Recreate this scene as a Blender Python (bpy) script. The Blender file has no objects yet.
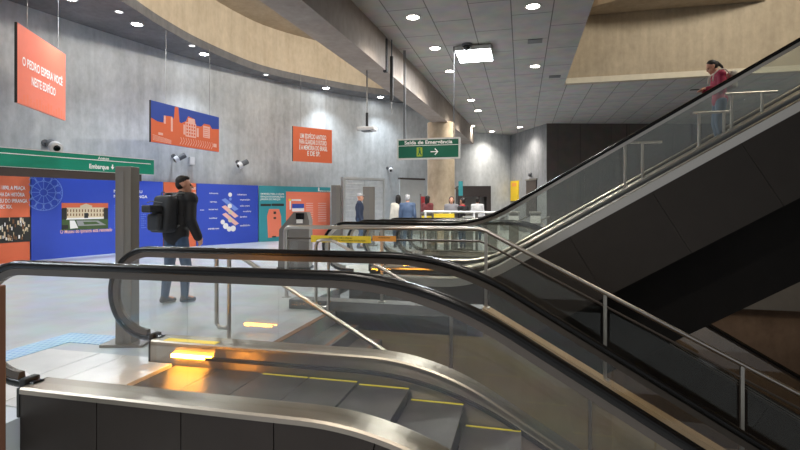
import bpy, bmesh, math, random
from mathutils import Vector, Matrix
random.seed(7)
S = bpy.context.scene
COL = S.collection
PI = math.pi
# ------------------------------------------------------------------ camera model (metres; X along the escalators, Y into the hall)
F, HX, HY, HC, YAW = 500.0, 400.0, 205.0, 1.35, math.radians(13.7)
SN, CS = math.sin(YAW), math.cos(YAW)
def ray(px):
    o = (px-HX)/F
    return (-SN+CS*o, CS+SN*o)
def at_depth(px, py, d):
    r = ray(px); return Vector((r[0]*d, r[1]*d, HC+(HY-py)/F*d))
def at_z(px, py, z): return at_depth(px, py, F*(z-HC)/(HY-py))
def at_y(px, py, Y): return at_depth(px, py, Y/ray(px)[1])
def hit(px, py, P0, P1):                     # where the sight line meets the vertical plane through P0,P1 -> (u along P0->P1, z)
    r = ray(px); ex, ey = P1[0]-P0[0], P1[1]-P0[1]; L = math.hypot(ex, ey); ex /= L; ey /= L
    det = r[0]*(-ey)+ex*r[1]
    d = (P0[0]*(-ey)+ex*P0[1])/det
    x, y = r[0]*d, r[1]*d
    return ((x-P0[0])*ex+(y-P0[1])*ey, HC+(HY-py)/F*d)

# ------------------------------------------------------------------ materials
def srgb(r, g, b):
    f = lambda c: (c/255/12.92) if c/255 <= .04045 else ((c/255+.055)/1.055)**2.4
    return (f(r), f(g), f(b), 1)
def newmat(name):
    m = bpy.data.materials.new(name); m.use_nodes = True
    nt = m.node_tree; b = nt.nodes['Principled BSDF']
    return m, nt, b
def plain(name, col, rough=.5, metal=0.0, var=.12, scale=6, bump=0.0, spec=None, emit=None, estr=0, stretch=(1,1,1), aniso=0):
    m, nt, b = newmat(name); N, L = nt.nodes, nt.links
    tc = N.new('ShaderNodeTexCoord'); mp = N.new('ShaderNodeMapping'); mp.inputs['Scale'].default_value = stretch
    L.new(tc.outputs['Object'], mp.inputs['Vector'])
    nz = N.new('ShaderNodeTexNoise'); nz.inputs['Scale'].default_value = scale; nz.inputs['Detail'].default_value = 5
    L.new(mp.outputs[0], nz.inputs['Vector'])
    mx = N.new('ShaderNodeMix'); mx.data_type = 'RGBA'
    mx.inputs[6].default_value = tuple(c*(1-var) for c in col[:3])+(1,); mx.inputs[7].default_value = tuple(min(1, c*(1+var)) for c in col[:3])+(1,)
    L.new(nz.outputs['Fac'], mx.inputs[0]); L.new(mx.outputs[2], b.inputs['Base Color'])
    b.inputs['Roughness'].default_value = rough; b.inputs['Metallic'].default_value = metal
    if spec is not None: b.inputs['Specular IOR Level'].default_value = spec
    if aniso: b.inputs['Anisotropic'].default_value = aniso
    if bump:
        bp = N.new('ShaderNodeBump'); bp.inputs['Strength'].default_value = bump; bp.inputs['Distance'].default_value = .02
        L.new(nz.outputs['Fac'], bp.inputs['Height']); L.new(bp.outputs[0], b.inputs['Normal'])
    if emit:
        b.inputs['Emission Color'].default_value = emit; b.inputs['Emission Strength'].default_value = estr
    return m
def concrete(name, dark, light, streak=.5, board=0.0, rough=.75):
    m, nt, b = newmat(name); N, L = nt.nodes, nt.links
    tc = N.new('ShaderNodeTexCoord')
    def noise(sc, stretch, det=6):
        mp = N.new('ShaderNodeMapping'); mp.inputs['Scale'].default_value = stretch
        L.new(tc.outputs['Object'], mp.inputs['Vector'])
        n = N.new('ShaderNodeTexNoise'); n.inputs['Scale'].default_value = sc; n.inputs['Detail'].default_value = det
        n.inputs['Roughness'].default_value = .62
        L.new(mp.outputs[0], n.inputs['Vector']); return n.outputs['Fac']
    a = noise(.7, (1,1,1)); v = noise(3.0, (1,1,.09)); g = noise(7, (1,1,.6))
    def mix(f, x, y):
        mm = N.new('ShaderNodeMath'); mm.operation = 'MULTIPLY_ADD'; mm.inputs[1].default_value = f
        L.new(x, mm.inputs[0]); L.new(y, mm.inputs[2]); return mm.outputs[0]
    s1 = N.new('ShaderNodeMath'); s1.operation = 'MULTIPLY'; s1.inputs[1].default_value = .35; L.new(g, s1.inputs[0])
    t = mix(streak, v, s1.outputs[0]); t = mix(.65-streak+.25, a, t)
    cr = N.new('ShaderNodeValToRGB'); cr.color_ramp.elements[0].position = .38; cr.color_ramp.elements[1].position = .84
    cr.color_ramp.elements[0].color = dark; cr.color_ramp.elements[1].color = light
    L.new(t, cr.inputs[0]); L.new(cr.outputs[0], b.inputs['Base Color'])
    b.inputs['Roughness'].default_value = rough; b.inputs['Specular IOR Level'].default_value = .3
    bp = N.new('ShaderNodeBump'); bp.inputs['Strength'].default_value = .25; bp.inputs['Distance'].default_value = .02
    L.new(t, bp.inputs['Height']); L.new(bp.outputs[0], b.inputs['Normal'])
    return m
def brickmat(name, c1, c2, mortar, w, h, rough=.6, rot=0, ms=.008, loc=(0,0,0)):
    m, nt, b = newmat(name); N, L = nt.nodes, nt.links
    tc = N.new('ShaderNodeTexCoord'); mp = N.new('ShaderNodeMapping')
    mp.inputs['Rotation'].default_value = (0,0,rot); mp.inputs['Location'].default_value = loc
    L.new(tc.outputs['Object'], mp.inputs['Vector'])
    br = N.new('ShaderNodeTexBrick'); L.new(mp.outputs[0], br.inputs['Vector'])
    br.inputs['Color1'].default_value = c1; br.inputs['Color2'].default_value = c2; br.inputs['Mortar'].default_value = mortar
    br.inputs['Scale'].default_value = 1; br.inputs['Brick Width'].default_value = w; br.inputs['Row Height'].default_value = h
    br.inputs['Mortar Size'].default_value = ms; br.inputs['Mortar Smooth'].default_value = .2
    nz = N.new('ShaderNodeTexNoise'); nz.inputs['Scale'].default_value = 2.5; nz.inputs['Detail'].default_value = 6
    L.new(tc.outputs['Object'], nz.inputs['Vector'])
    mx = N.new('ShaderNodeMix'); mx.data_type = 'RGBA'; mx.blend_type = 'OVERLAY'; mx.inputs[0].default_value = .35
    L.new(br.outputs['Color'], mx.inputs[6]); L.new(nz.outputs['Color'], mx.inputs[7])
    hs = N.new('ShaderNodeHueSaturation'); hs.inputs['Saturation'].default_value = .75
    L.new(mx.outputs[2], hs.inputs['Color']); L.new(hs.outputs[0], b.inputs['Base Color'])
    b.inputs['Roughness'].default_value = rough
    return m
def stripes(name, c1, c2, freq, axis='Y', rough=.4, metal=.6, bump=.4):
    m, nt, b = newmat(name); N, L = nt.nodes, nt.links
    tc = N.new('ShaderNodeTexCoord'); w = N.new('ShaderNodeTexWave'); w.wave_type = 'BANDS'; w.bands_direction = axis
    w.inputs['Scale'].default_value = freq; w.inputs['Distortion'].default_value = 0
    L.new(tc.outputs['Object'], w.inputs['Vector'])
    nz = N.new('ShaderNodeTexNoise'); nz.inputs['Scale'].default_value = 5; L.new(tc.outputs['Object'], nz.inputs['Vector'])
    mx = N.new('ShaderNodeMix'); mx.data_type = 'RGBA'; mx.inputs[6].default_value = c1; mx.inputs[7].default_value = c2
    L.new(w.outputs['Fac'], mx.inputs[0])
    m2 = N.new('ShaderNodeMix'); m2.data_type = 'RGBA'; m2.blend_type = 'OVERLAY'; m2.inputs[0].default_value = .4
    L.new(mx.outputs[2], m2.inputs[6]); L.new(nz.outputs['Fac'], m2.inputs[7]); L.new(m2.outputs[2], b.inputs['Base Color'])
    b.inputs['Roughness'].default_value = rough; b.inputs['Metallic'].default_value = metal
    bp = N.new('ShaderNodeBump'); bp.inputs['Strength'].default_value = bump; bp.inputs['Distance'].default_value = .004
    L.new(w.outputs['Fac'], bp.inputs['Height']); L.new(bp.outputs[0], b.inputs['Normal'])
    return m
def glassmat(name, tint, refl=1.0):
    m, nt, b = newmat(name); N, L = nt.nodes, nt.links
    N.remove(b); out = N['Material Output']
    tr = N.new('ShaderNodeBsdfTransparent'); tr.inputs[0].default_value = tint
    gl = N.new('ShaderNodeBsdfGlossy'); gl.inputs['Roughness'].default_value = .02; gl.inputs['Color'].default_value = (1,1,1,1)
    lw = N.new('ShaderNodeLayerWeight'); lw.inputs[0].default_value = .5
    pw = N.new('ShaderNodeMath'); pw.operation = 'POWER'; pw.inputs[1].default_value = 5; L.new(lw.outputs['Facing'], pw.inputs[0])
    fr = N.new('ShaderNodeMath'); fr.operation = 'MULTIPLY_ADD'; fr.inputs[1].default_value = .955; fr.inputs[2].default_value = .06; L.new(pw.outputs[0], fr.inputs[0])
    mu = N.new('ShaderNodeMath'); mu.operation = 'MULTIPLY'; mu.inputs[1].default_value = refl
    ge = N.new('ShaderNodeNewGeometry'); iv = N.new('ShaderNodeMath'); iv.operation = 'SUBTRACT'; iv.inputs[0].default_value = 1; L.new(ge.outputs['Backfacing'], iv.inputs[1])
    m3 = N.new('ShaderNodeMath'); m3.operation = 'MULTIPLY'; L.new(fr.outputs[0], mu.inputs[0]); L.new(mu.outputs[0], m3.inputs[0]); L.new(iv.outputs[0], m3.inputs[1])
    mix = N.new('ShaderNodeMixShader'); L.new(m3.outputs[0], mix.inputs[0]); L.new(tr.outputs[0], mix.inputs[1]); L.new(gl.outputs[0], mix.inputs[2])
    L.new(mix.outputs[0], out.inputs['Surface'])
    return m
def lamp(name, col, strength):
    m, nt, b = newmat(name)
    b.inputs['Base Color'].default_value = (.8,.8,.8,1); b.inputs['Emission Color'].default_value = col; b.inputs['Emission Strength'].default_value = strength
    return m

M = {}
M['floor'] = brickmat('floor_granite', srgb(172,180,190), srgb(166,174,184), srgb(150,157,166), 1.2, 1.2, rough=.33, ms=.004)
M['tactile'] = brickmat('tactile_tile', srgb(58,140,204), srgb(50,128,196), srgb(130,180,215), .06, .06, rough=.5, ms=.014)
M['wall_gray'] = concrete('gray_concrete', srgb(146,150,153), srgb(204,208,211), .45)
M['wall_far'] = concrete('far_concrete', srgb(112,114,117), srgb(168,170,174), .4)
M['wall_dark'] = brickmat('dark_block_wall', srgb(92,82,74), srgb(84,75,68), srgb(70,62,56), 1.6, .55, rough=.8, rot=0)
M['beige'] = concrete('beige_concrete', srgb(168,154,132), srgb(210,196,174), .45)
M['beige_dark'] = concrete('tan_concrete', srgb(140,124,102), srgb(182,165,140), .4)
M['beige_right'] = concrete('right_concrete', srgb(150,138,118), srgb(200,186,162), .5)
M['beam'] = concrete('beam_concrete', srgb(138,127,118), srgb(184,172,162), .25)
M['column'] = concrete('column_concrete', srgb(150,132,108), srgb(214,196,170), .35)
M['soffit'] = concrete('soffit_concrete', srgb(84,84,86), srgb(128,128,130), .2)
M['ceiling'] = brickmat('ceiling_panels', srgb(176,172,167), srgb(169,165,160), srgb(104,101,97), 1.55, .775, rough=.7, rot=PI/2, ms=.012, loc=(0,.2,0))
M['lip'] = plain('pale_edge', srgb(214,206,186), .7)
M['tan_granite'] = concrete('tan_granite', srgb(104,90,60), srgb(140,122,86), .3, rough=.45)
M['tan_edge'] = plain('tan_stringer', srgb(168,142,108), .4)
M['lower'] = concrete('lower_wall', srgb(84,66,52), srgb(128,104,84), .2)
M['lower_pale'] = plain('lower_pale', srgb(104,98,90), .6)
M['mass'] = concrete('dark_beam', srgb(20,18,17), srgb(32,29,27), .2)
M['kerb'] = plain('kerb_stone', srgb(96,97,98), .5)
M['steel'] = plain('stainless_steel', srgb(196,190,182), .28, 1.0, .06, 30, stretch=(1,1,20))
M['steel_brush'] = plain('brushed_deck', srgb(156,147,135), .36, 1.0, .08, 12, stretch=(.3,20,20), aniso=.3)
M['skirt'] = plain('brushed_skirt', srgb(150,140,130), .35, 1.0, .08, 12, stretch=(.3,20,20), aniso=.95)
_nt = M['skirt'].node_tree; _c = _nt.nodes.new('ShaderNodeCombineXYZ'); _c.inputs[2].default_value = 1; _nt.links.new(_c.outputs[0], _nt.nodes['Principled BSDF'].inputs['Tangent'])
M['clad_dark'] = plain('dark_cladding', srgb(54,48,44), .42, .6, .16, 5, stretch=(1,1,.6))
M['clad_up'] = plain('dark_cladding_panel', srgb(62,56,51), .45, .5, .14, 4)
M['rubber'] = plain('black_handrail', srgb(12,11,11), .24, 0, .1, spec=.28)
M['guide'] = plain('handrail_guide', srgb(92,85,79), .42, .7, .06, 20)
M['guide_dark'] = plain('handrail_guide_brown', srgb(104,92,86), .4, .8, .06, 20)
M['black'] = plain('matte_black', srgb(20,19,19), .55)
M['tread'] = stripes('grooved_tread', srgb(60,58,57), srgb(108,105,103), 40, 'Y', .38, .7)
M['tread_far'] = plain('far_tread', srgb(96,94,92), .4, .7, .1)
M['comb'] = stripes('landing_metal', srgb(206,206,205), srgb(224,224,222), 26, 'Y', .3, .35, .15)
M['yellow'] = plain('yellow_paint', srgb(246,214,60), .5)
M['yellow_dim'] = plain('yellow_stripe', srgb(196,182,40), .5)
M['glass'] = glassmat('balustrade_glass', (.95,.955,.94,1))
M['glass_guard'] = glassmat('guard_glass', (.92,.93,.925,1), .9)
M['orange_lamp'] = lamp('orange_lamp', (1,.38,.03,1), 95)
M['post'] = plain('post_steel', srgb(126,121,114), .4, .6, .1, 4, stretch=(1,1,.1))
M['post_brown'] = plain('post_brown', srgb(112,78,60), .5, .3)
M['orange'] = plain('orange_print', srgb(226,112,74), .6, var=.04)
M['orange_lt'] = plain('salmon_print', srgb(236,128,98), .6, var=.04)
M['blue'] = plain('blue_print', srgb(50,78,190), .6, var=.04)
M['blue2'] = plain('blue_sky_print', srgb(48,78,172), .6, var=.05)
M['teal'] = plain('teal_print', srgb(52,148,158), .6, var=.04)
M['white'] = plain('white_print', srgb(240,238,236), .6, var=.03)
M['pale_blue'] = plain('pale_blue_ink', srgb(120,150,226), .6, var=.03)
M['pink'] = plain('pale_pink_ink', srgb(240,190,180), .6, var=.03)
M['cream'] = plain('cream_print', srgb(222,204,170), .6, var=.1)
M['shade'] = plain('dark_print', srgb(40,40,36), .6, var=.3)
M['brownp'] = plain('brown_print', srgb(120,84,56), .6, var=.25)
M['leafp'] = plain('green_print', srgb(66,90,48), .6, var=.3)
M['grayp'] = plain('gray_print', srgb(150,150,150), .6, var=.1)
M['green'] = plain('green_sign', srgb(14,130,104), .4, var=.04)
M['green_dk'] = plain('dark_green_sign', srgb(16,92,70), .4, var=.04)
M['lime'] = plain('lime_pictogram', srgb(150,170,50), .5)
M['frame'] = plain('sign_frame', srgb(206,206,202), .4, .3)
M['cctv_w'] = plain('camera_white', srgb(214,214,216), .4)
M['cctv_g'] = plain('camera_gray', srgb(92,94,98), .45)
M['lens'] = plain('lens_black', srgb(10,10,12), .1)
M['shutter'] = stripes('louvre_metal', srgb(176,182,188), srgb(226,230,234), 6, 'Z', .5, .2, .6)
M['doorframe'] = plain('door_frame', srgb(176,178,178), .5)
M['dark_brown'] = plain('dark_brown_frame', srgb(66,56,52), .55)
M['booth'] = plain('booth_inside', srgb(150,144,138), .6)
M['yposter'] = plain('yellow_poster', srgb(232,196,40), .6)
M['kiosk'] = plain('kiosk_gray', srgb(120,116,112), .45, .3)
M['led'] = lamp('led_panel_white', (.93,.97,1,1), 26)
M['bulb_warm'] = lamp('downlight_lamp', (1,.93,.82,1), 28)
M['bulb_cool'] = lamp('cove_lamp', (.9,.96,1,1), 38)
M['bulb_dim'] = lamp('cove_lamp_small', (.95,.97,1,1), 3)
M['ring'] = plain('downlight_ring', srgb(190,188,184), .4, .4)
M['cable'] = plain('wire', srgb(150,150,150), .4, .6)
M['skin'] = plain('skin', srgb(206,152,126), .55, var=.06)
M['skin2'] = plain('skin_tan', srgb(176,122,96), .55, var=.06)
M['hair_dk'] = plain('dark_hair', srgb(26,21,19), .5, var=.3, scale=60)
M['hair_gray'] = plain('gray_hair', srgb(176,176,178), .6, var=.15, scale=60)
M['jacket'] = plain('black_jacket', srgb(21,21,24), .75, var=.3, scale=12)
M['jeans'] = plain('jeans', srgb(58,78,104), .8, var=.22, scale=14)
M['jeans_lt'] = plain('blue_gray_jeans', srgb(74,98,124), .8, var=.22, scale=14)
M['shoe'] = plain('gray_shoe', srgb(70,68,70), .6)
M['sole'] = plain('pale_sole', srgb(170,166,160), .6)
M['maroon'] = plain('maroon_jacket', srgb(150,24,62), .7, var=.15, scale=12)
M['navy'] = plain('navy_shirt', srgb(34,44,66), .75, var=.2)
M['cream_coat'] = plain('cream_coat', srgb(206,200,188), .75, var=.1)
M['denim'] = plain('blue_jacket', srgb(70,88,116), .75, var=.2)
M['grey_cloth'] = plain('grey_top', srgb(120,118,122), .75, var=.15)
M['redbrown'] = plain('dark_red_top', srgb(110,46,48), .75, var=.15)
M['pack'] = plain('black_backpack', srgb(36,38,42), .65, var=.3, scale=20)
M['pack_trim'] = plain('gray_strap', srgb(92,96,98), .6)

# ------------------------------------------------------------------ mesh building
W = {}                                         # world base of every root, so parts can be given in hall coordinates
def tag(o, label=None, cat=None, group=None, kind=None):
    if label: o['label'] = label
    if cat: o['category'] = cat
    if group: o['group'] = group
    if kind: o['kind'] = kind
    return o
def thing(name, label, cat, loc=(0,0,0), rotz=0, group=None):
    o = bpy.data.objects.new(name, None); COL.objects.link(o); o.empty_display_size = .1
    o.location = loc; o.rotation_euler = (0,0,rotz); W[o.name] = (Vector(loc), rotz)
    return tag(o, label, cat, group)
class B:
    def __init__(s): s.v, s.f, s.mi, s.sm = [], [], [], []
    def add(s, vs, fs, mi=0, smooth=False):
        n = len(s.v); s.v += [tuple(v) for v in vs]
        for f in fs: s.f.append(tuple(i+n for i in f)); s.mi.append(mi); s.sm.append(smooth)
        return s
    def box(s, lo, hi, mi=0):
        x0,y0,z0 = lo; x1,y1,z1 = hi
        return s.add([(x0,y0,z0),(x1,y0,z0),(x1,y1,z0),(x0,y1,z0),(x0,y0,z1),(x1,y0,z1),(x1,y1,z1),(x0,y1,z1)],
              [(0,3,2,1),(4,5,6,7),(0,1,5,4),(1,2,6,5),(2,3,7,6),(3,0,4,7)], mi)
    def bbox(s, lo, hi, bev=.01, mi=0):
        bm = bmesh.new(); bmesh.ops.create_cube(bm, size=1)
        for v in bm.verts: v.co = Vector([lo[i]+(v.co[i]+.5)*(hi[i]-lo[i]) for i in range(3)])
        bmesh.ops.bevel(bm, geom=bm.edges[:], offset=bev, segments=2, profile=.5, affect='EDGES')
        return s.from_bm(bm, mi)
    def from_bm(s, bm, mi=0, smooth=False):
        bm.verts.index_update(); s.add([v.co for v in bm.verts], [[v.index for v in f.verts] for f in bm.faces], mi, smooth); bm.free(); return s
    def extrude(s, pts, vec, mi=0, smooth=False):         # prism of a planar polygon
        n = len(pts); vec = Vector(vec); P = [Vector(p) for p in pts]
        vs = P+[p+vec for p in P]
        fs = [tuple(range(n))[::-1], tuple(range(n, 2*n))]+[(i, (i+1) % n, n+(i+1) % n, n+i) for i in range(n)]
        return s.add(vs, fs, mi, smooth)
    def tube(s, pts, r, seg=10, mi=0, cap=True):
        P = [Vector(p) for p in pts]; n = len(P); rings = []
        up = None
        for i, p in enumerate(P):
            t = (P[min(i+1, n-1)]-P[max(i-1, 0)]).normalized()
            if up is None:
                up = Vector((0,0,1)) if abs(t.z) < .9 else Vector((1,0,0))
            a = t.cross(up).normalized(); b = a.cross(t).normalized(); up = b
            rr = r[i] if isinstance(r, (list, tuple)) else r
            rings.append([p+(a*math.cos(2*PI*k/seg)+b*math.sin(2*PI*k/seg))*rr for k in range(seg)])
        vs = [v for ring in rings for v in ring]; fs = []
        for i in range(n-1):
            for k in range(seg):
                fs.append((i*seg+k, i*seg+(k+1) % seg, (i+1)*seg+(k+1) % seg, (i+1)*seg+k))
        s.add(vs, fs, mi, True)
        if cap: s.add(vs, [tuple(range(seg))[::-1], tuple(range((n-1)*seg, n*seg))], mi)
        return s
    def cyl(s, p0, p1, r0, r1=None, seg=20, mi=0): return s.tube([p0, p1], [r0, r0 if r1 is None else r1], seg, mi)
    def ball(s, c, r, mi=0, u=14, v=10):
        bm = bmesh.new(); bmesh.ops.create_uvsphere(bm, u_segments=u, v_segments=v, radius=1)
        rr = r if isinstance(r, (tuple, list)) else (r, r, r)
        for x in bm.verts: x.co = Vector((c[0]+x.co.x*rr[0], c[1]+x.co.y*rr[1], c[2]+x.co.z*rr[2]))
        return s.from_bm(bm, mi, True)
    def sweep(s, path, sect, y0=0, mi=0, smooth=False, cap=True):    # path of (x,z); section of (dy,dn), dn along the path's normal
        n, k = len(path), len(sect); vs = []
        for i in range(n):
            a, b = path[max(i-1, 0)], path[min(i+1, n-1)]
            tx, tz = b[0]-a[0], b[1]-a[1]; l = math.hypot(tx, tz) or 1; nx, nz = -tz/l, tx/l
            for dy, dn in sect: vs.append((path[i][0]+nx*dn, y0+dy, path[i][1]+nz*dn))
        fs = [(i*k+j, i*k+(j+1) % k, (i+1)*k+(j+1) % k, (i+1)*k+j) for i in range(n-1) for j in range(k)]
        s.add(vs, fs, mi, smooth)
        if cap: s.add(vs, [tuple(range(k))[::-1], tuple(range((n-1)*k, n*k))], mi)
        return s
    def ribbon(s, pts, w, y, mi=0, closed=False):         # flat line of width w in a board's (x,z) face at depth y
        n = len(pts); vs = []
        for i in range(n):
            a = pts[(i-1) % n] if closed else pts[max(i-1, 0)]; b = pts[(i+1) % n] if closed else pts[min(i+1, n-1)]
            tx, tz = b[0]-a[0], b[1]-a[1]; l = math.hypot(tx, tz) or 1
            for q in (-.5, .5): vs.append((pts[i][0]-tz/l*w*q, y, pts[i][1]+tx/l*w*q))
        m = n if closed else n-1
        return s.add(vs, [(2*i, 2*((i+1) % n), 2*((i+1) % n)+1, 2*i+1) for i in range(m)], mi)
    def poly(s, pts, y, mi=0): return s.add([(p[0], y, p[1]) for p in pts], [tuple(range(len(pts)))], mi)
    def rect(s, x0, z0, x1, z1, y, mi=0): return s.poly([(x0,z0),(x1,z0),(x1,z1),(x0,z1)], y, mi)
    def text(s, body, size, x, z, y, mi=0, align='LEFT', bold=.012, width=None):
        cu = bpy.data.curves.new('lettering', 'FONT'); cu.body = body; cu.size = size; cu.align_x = align; cu.offset = bold*size; cu.resolution_u = 3
        o = bpy.data.objects.new('lettering', cu); COL.objects.link(o)
        dg = bpy.context.evaluated_depsgraph_get(); me = bpy.data.meshes.new_from_object(o.evaluated_get(dg))
        xs = [v.co.x for v in me.vertices] or [0]; k = 1
        if width: k = width/max(1e-6, max(xs)-min(xs))
        s.add([(x+v.co.x*k, y, z+v.co.y) for v in me.vertices], [tuple(p.vertices) for p in me.polygons], mi)
        bpy.data.objects.remove(o); bpy.data.curves.remove(cu); bpy.data.meshes.remove(me); return s
    def build(s, name, mats, parent=None, local=False, fix=True):
        if not isinstance(mats, (list, tuple)): mats = [mats]
        vs = s.v
        if parent is not None and not local:
            loc, rz = W[parent.name]; R = Matrix.Rotation(-rz, 3, 'Z'); vs = [R @ (Vector(v)-loc) for v in vs]
        me = bpy.data.meshes.new(name); me.from_pydata([tuple(v) for v in vs], [], s.f)
        for m in mats: me.materials.append(m)
        me.polygons.foreach_set('material_index', s.mi); me.polygons.foreach_set('use_smooth', s.sm)
        if fix:
            bm = bmesh.new(); bm.from_mesh(me); bmesh.ops.recalc_face_normals(bm, faces=bm.faces); bm.to_mesh(me); bm.free()
        me.update()
        o = bpy.data.objects.new(name, me); COL.objects.link(o)
        if parent is not None: o.parent = parent; W[o.name] = W[parent.name]
        else: W[o.name] = (Vector((0,0,0)), 0)
        return o
def rebase(o, base):                                      # put a single-mesh thing's origin at its base
    b = Vector(base); o.data.transform(Matrix.Translation(-b)); o.location = b; return o
def struct(name, b, m): return tag(b.build(name, m), kind='structure')
def arcpts(c, r, a0, a1, n): return [(c[0]+r*math.cos(math.radians(a0+(a1-a0)*i/n)), c[1]+r*math.sin(math.radians(a0+(a1-a0)*i/n))) for i in range(n+1)]

# ------------------------------------------------------------------ the hall
ZC, ZS, ZT = 5.08, 6.15, 7.87
def smooth(pts, n=6):                                     # Catmull-Rom through plan points
    out = []; P = [pts[0]]+pts+[pts[-1]]
    for i in range(1, len(P)-2):
        for k in range(n):
            t = k/n; r = []
            for j in range(2):
                a, b, c, d = P[i-1][j], P[i][j], P[i+1][j], P[i+2][j]
                r.append(.5*(2*b+(c-a)*t+(2*a-5*b+4*c-d)*t*t+(-a+3*b-3*c+d)*t**3))
            out.append(tuple(r))
    return out+[tuple(pts[-1])]
def offset_poly(pts, d):
    out = []
    for i in range(len(pts)):
        a, b = pts[max(i-1, 0)], pts[min(i+1, len(pts)-1)]
        tx, ty = b[0]-a[0], b[1]-a[1]; l = math.hypot(tx, ty); out.append((pts[i][0]-ty/l*d, pts[i][1]+tx/l*d))
    return out
def wallstrip(pts, z0, z1, th):
    b = B(); q = offset_poly(pts, th); n = len(pts)
    vs = [(p[0],p[1],z) for p in pts for z in (z0, z1)]+[(p[0],p[1],z) for p in q for z in (z0, z1)]
    fs = []
    for i in range(n-1):
        a, c = 2*i, 2*i+2; m = 2*n
        fs += [(a,c,c+1,a+1), (m+a,m+a+1,m+c+1,m+c), (a+1,c+1,m+c+1,m+a+1), (a,m+a,m+c,c)]
    fs += [(0,1,2*n+1,2*n), (2*n-2,4*n-2,4*n-1,2*n-1)]
    return b.add(vs, fs, 0, False)
LEFTW = smooth([(-12.5,-4),(-12.35,2),(-12.1,6),(-11.66,9.5),(-10.86,13.2),(-10.52,14.4),(-9.62,16.8),(-8.1,19.75),(-6.3,22.1)])+[(-3.3,25.1),(-.6,27.4)]
struct('wall_left', wallstrip(LEFTW, -.1, ZS+.05, .3), M['wall_gray'])
struct('wall_back', wallstrip([(-.6,27.4),(1.1,23.8)], -.1, ZC+.2, .3), M['wall_far'])
struct('wall_right', wallstrip([(1.1,23.8),(10.5,26.3)], -.1, ZC+.2, .3), M['wall_dark'])
RING = smooth([(-7.6,-4),(-8.2,2),(-8.7,6),(-9.14,9.8),(-9.42,11.6),(-9.5,13.6),(-9.1,16.4),(-7.66,18.85),(-6.05,20.8),(-3.2,22.9)])
b = B()                                                   # soffit between wall and ring, with the downstand edge
n = len(RING); wl = LEFTW[:]
def nearest(p, poly): return min(poly, key=lambda q: (q[0]-p[0])**2+(q[1]-p[1])**2)
Wd = []
for i, p in enumerate(RING):
    q = nearest(p, smooth(LEFTW, 4)); dx, dy = q[0]-p[0], q[1]-p[1]
    l = math.hypot(dx, dy) or 1; Wd.append((q[0]+dx/l*.2, q[1]+dy/l*.2))
vs = []
for p, q in zip(RING, Wd): vs += [(p[0],p[1],ZS),(q[0],q[1],ZS),(p[0],p[1],ZS+.25),(q[0],q[1],ZS+.25)]
fs = []
for i in range(n-1):
    a, c = 4*i, 4*i+4; fs += [(a,a+1,c+1,c),(a+2,c+2,c+3,a+3),(a,c,c+2,a+2),(a+1,a+3,c+3,c+1)]
b.add(vs, fs); struct('trim_1', b, M['soffit'])
struct('wall_upper', wallstrip([(p[0]-.001, p[1]) for p in RING], ZS+.02, ZT+.05, .25), M['beige'])
b = B(); b.box((-13,-4,ZT), (-3.0,25,ZT+.2)); struct('ceiling_upper', b, M['beige_dark'])
# beam along the edge of the lower ceiling
def bx(y): return -3.42+(y-6.5)*.048
b = B(); w0, w1, y0, y1, zb = .31, .28, -4, 24.5, 4.33
b.extrude([(bx(y0)-w0,y0,zb),(bx(y0)+w0,y0,zb),(bx(y1)+w1,y1,zb),(bx(y1)-w1,y1,zb)], (0,0,ZT-zb+.1)); struct('trim_2', b, M['beam'])
# column
cc = at_depth(441, 205, 18.4)
b = B(); b.tube([(cc.x,cc.y,-.02),(cc.x,cc.y,3.9),(cc.x,cc.y,4.36)], [.5,.5,.5], 40)
struct('trim_3', b, M['column'])
b = B(); b.box((-3.2,-4,ZC), (1.28,16,ZC+.3)); b.box((-3.2,16.36,ZC), (10.5,28,ZC+.3)); b.box((-3.2,16,ZC), (1.279,16.36,ZC+.3)); struct('ceiling', b, M['ceiling'])
# upper concrete wall beyond the ceiling opening, with its pale lip and curved ring beam
b = B(); b.box((1.28,16,ZC), (12,16.35,9.6)); struct('wall_front', b, M['beige_right'])
b = B(); b.box((1.3,15.95,ZC-.04), (12,16.0,ZC+.12)); struct('trim_4', b, M['lip'])
b = B(); pts = [(1.28,9.0)]+[(1.28+9*math.sin(t*PI/2/12), 16-6.2*(1-t/12)**1.7) for t in range(13)]+[(12,16),(12,9.0)]
c = [(1.2,15.96)]+[(1.2+.9*k, 15.96-1.35*math.sin(min(1, k/6)*PI)**.8 if k < 6 else 15.96) for k in range(1, 7)]
b.extrude([(p[0],p[1],7.05) for p in c], (0,0,2.5)); struct('trim_5', b, M['beige_dark'])
b = B(); b.box((1.28,-4,9.6), (12,16.4,9.8)); struct('ceiling_void', b, M['beige_dark'])
b = B(); b.box((1.22,-4,ZC+.3), (1.3,16,9.6)); struct('wall_void', b, M['beige_dark'])
b = B(); b.box((12,-5,-4.9), (12.3,28,9.8)); struct('wall_light_block', b, M['beige_dark'])  # unseen wall added to block background light from the right
# floors
b = B(); T = -.22
for lo, hi in [((-14,-5),(-3.1,28)), ((-3.1,3.88),(-2.31,6.0)), ((-3.1,6.0),(-2.9,7.75)), ((-2.9,6.0),(-.45,6.26)), ((-3.1,10.78),(-.4,11.4)),
               ((-3.1,12.86),(-.4,14.0)), ((-3.1,14.0),(12,28))]:
    b.box((lo[0],lo[1],T), (hi[0],hi[1],0))
struct('floor', b, M['floor'])
b = B(); b.box((-3.1,-5,-.62), (11,2.5,-.40)); struct('floor_near', b, M['floor'])
b = B(); b.box((-6,2.2,-4.9), (14,16,-4.7)); struct('floor_lower', b, M['lower'])
b = B(); b.box((-3,14.0,-4.7), (14,14.3,-1.2)); struct('wall_lower', b, M['lower'])
b = B(); b.box((-.4,13.9,-1.2), (14,14.3,-.22)); struct('trim_6', b, M['lower_pale'])
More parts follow.
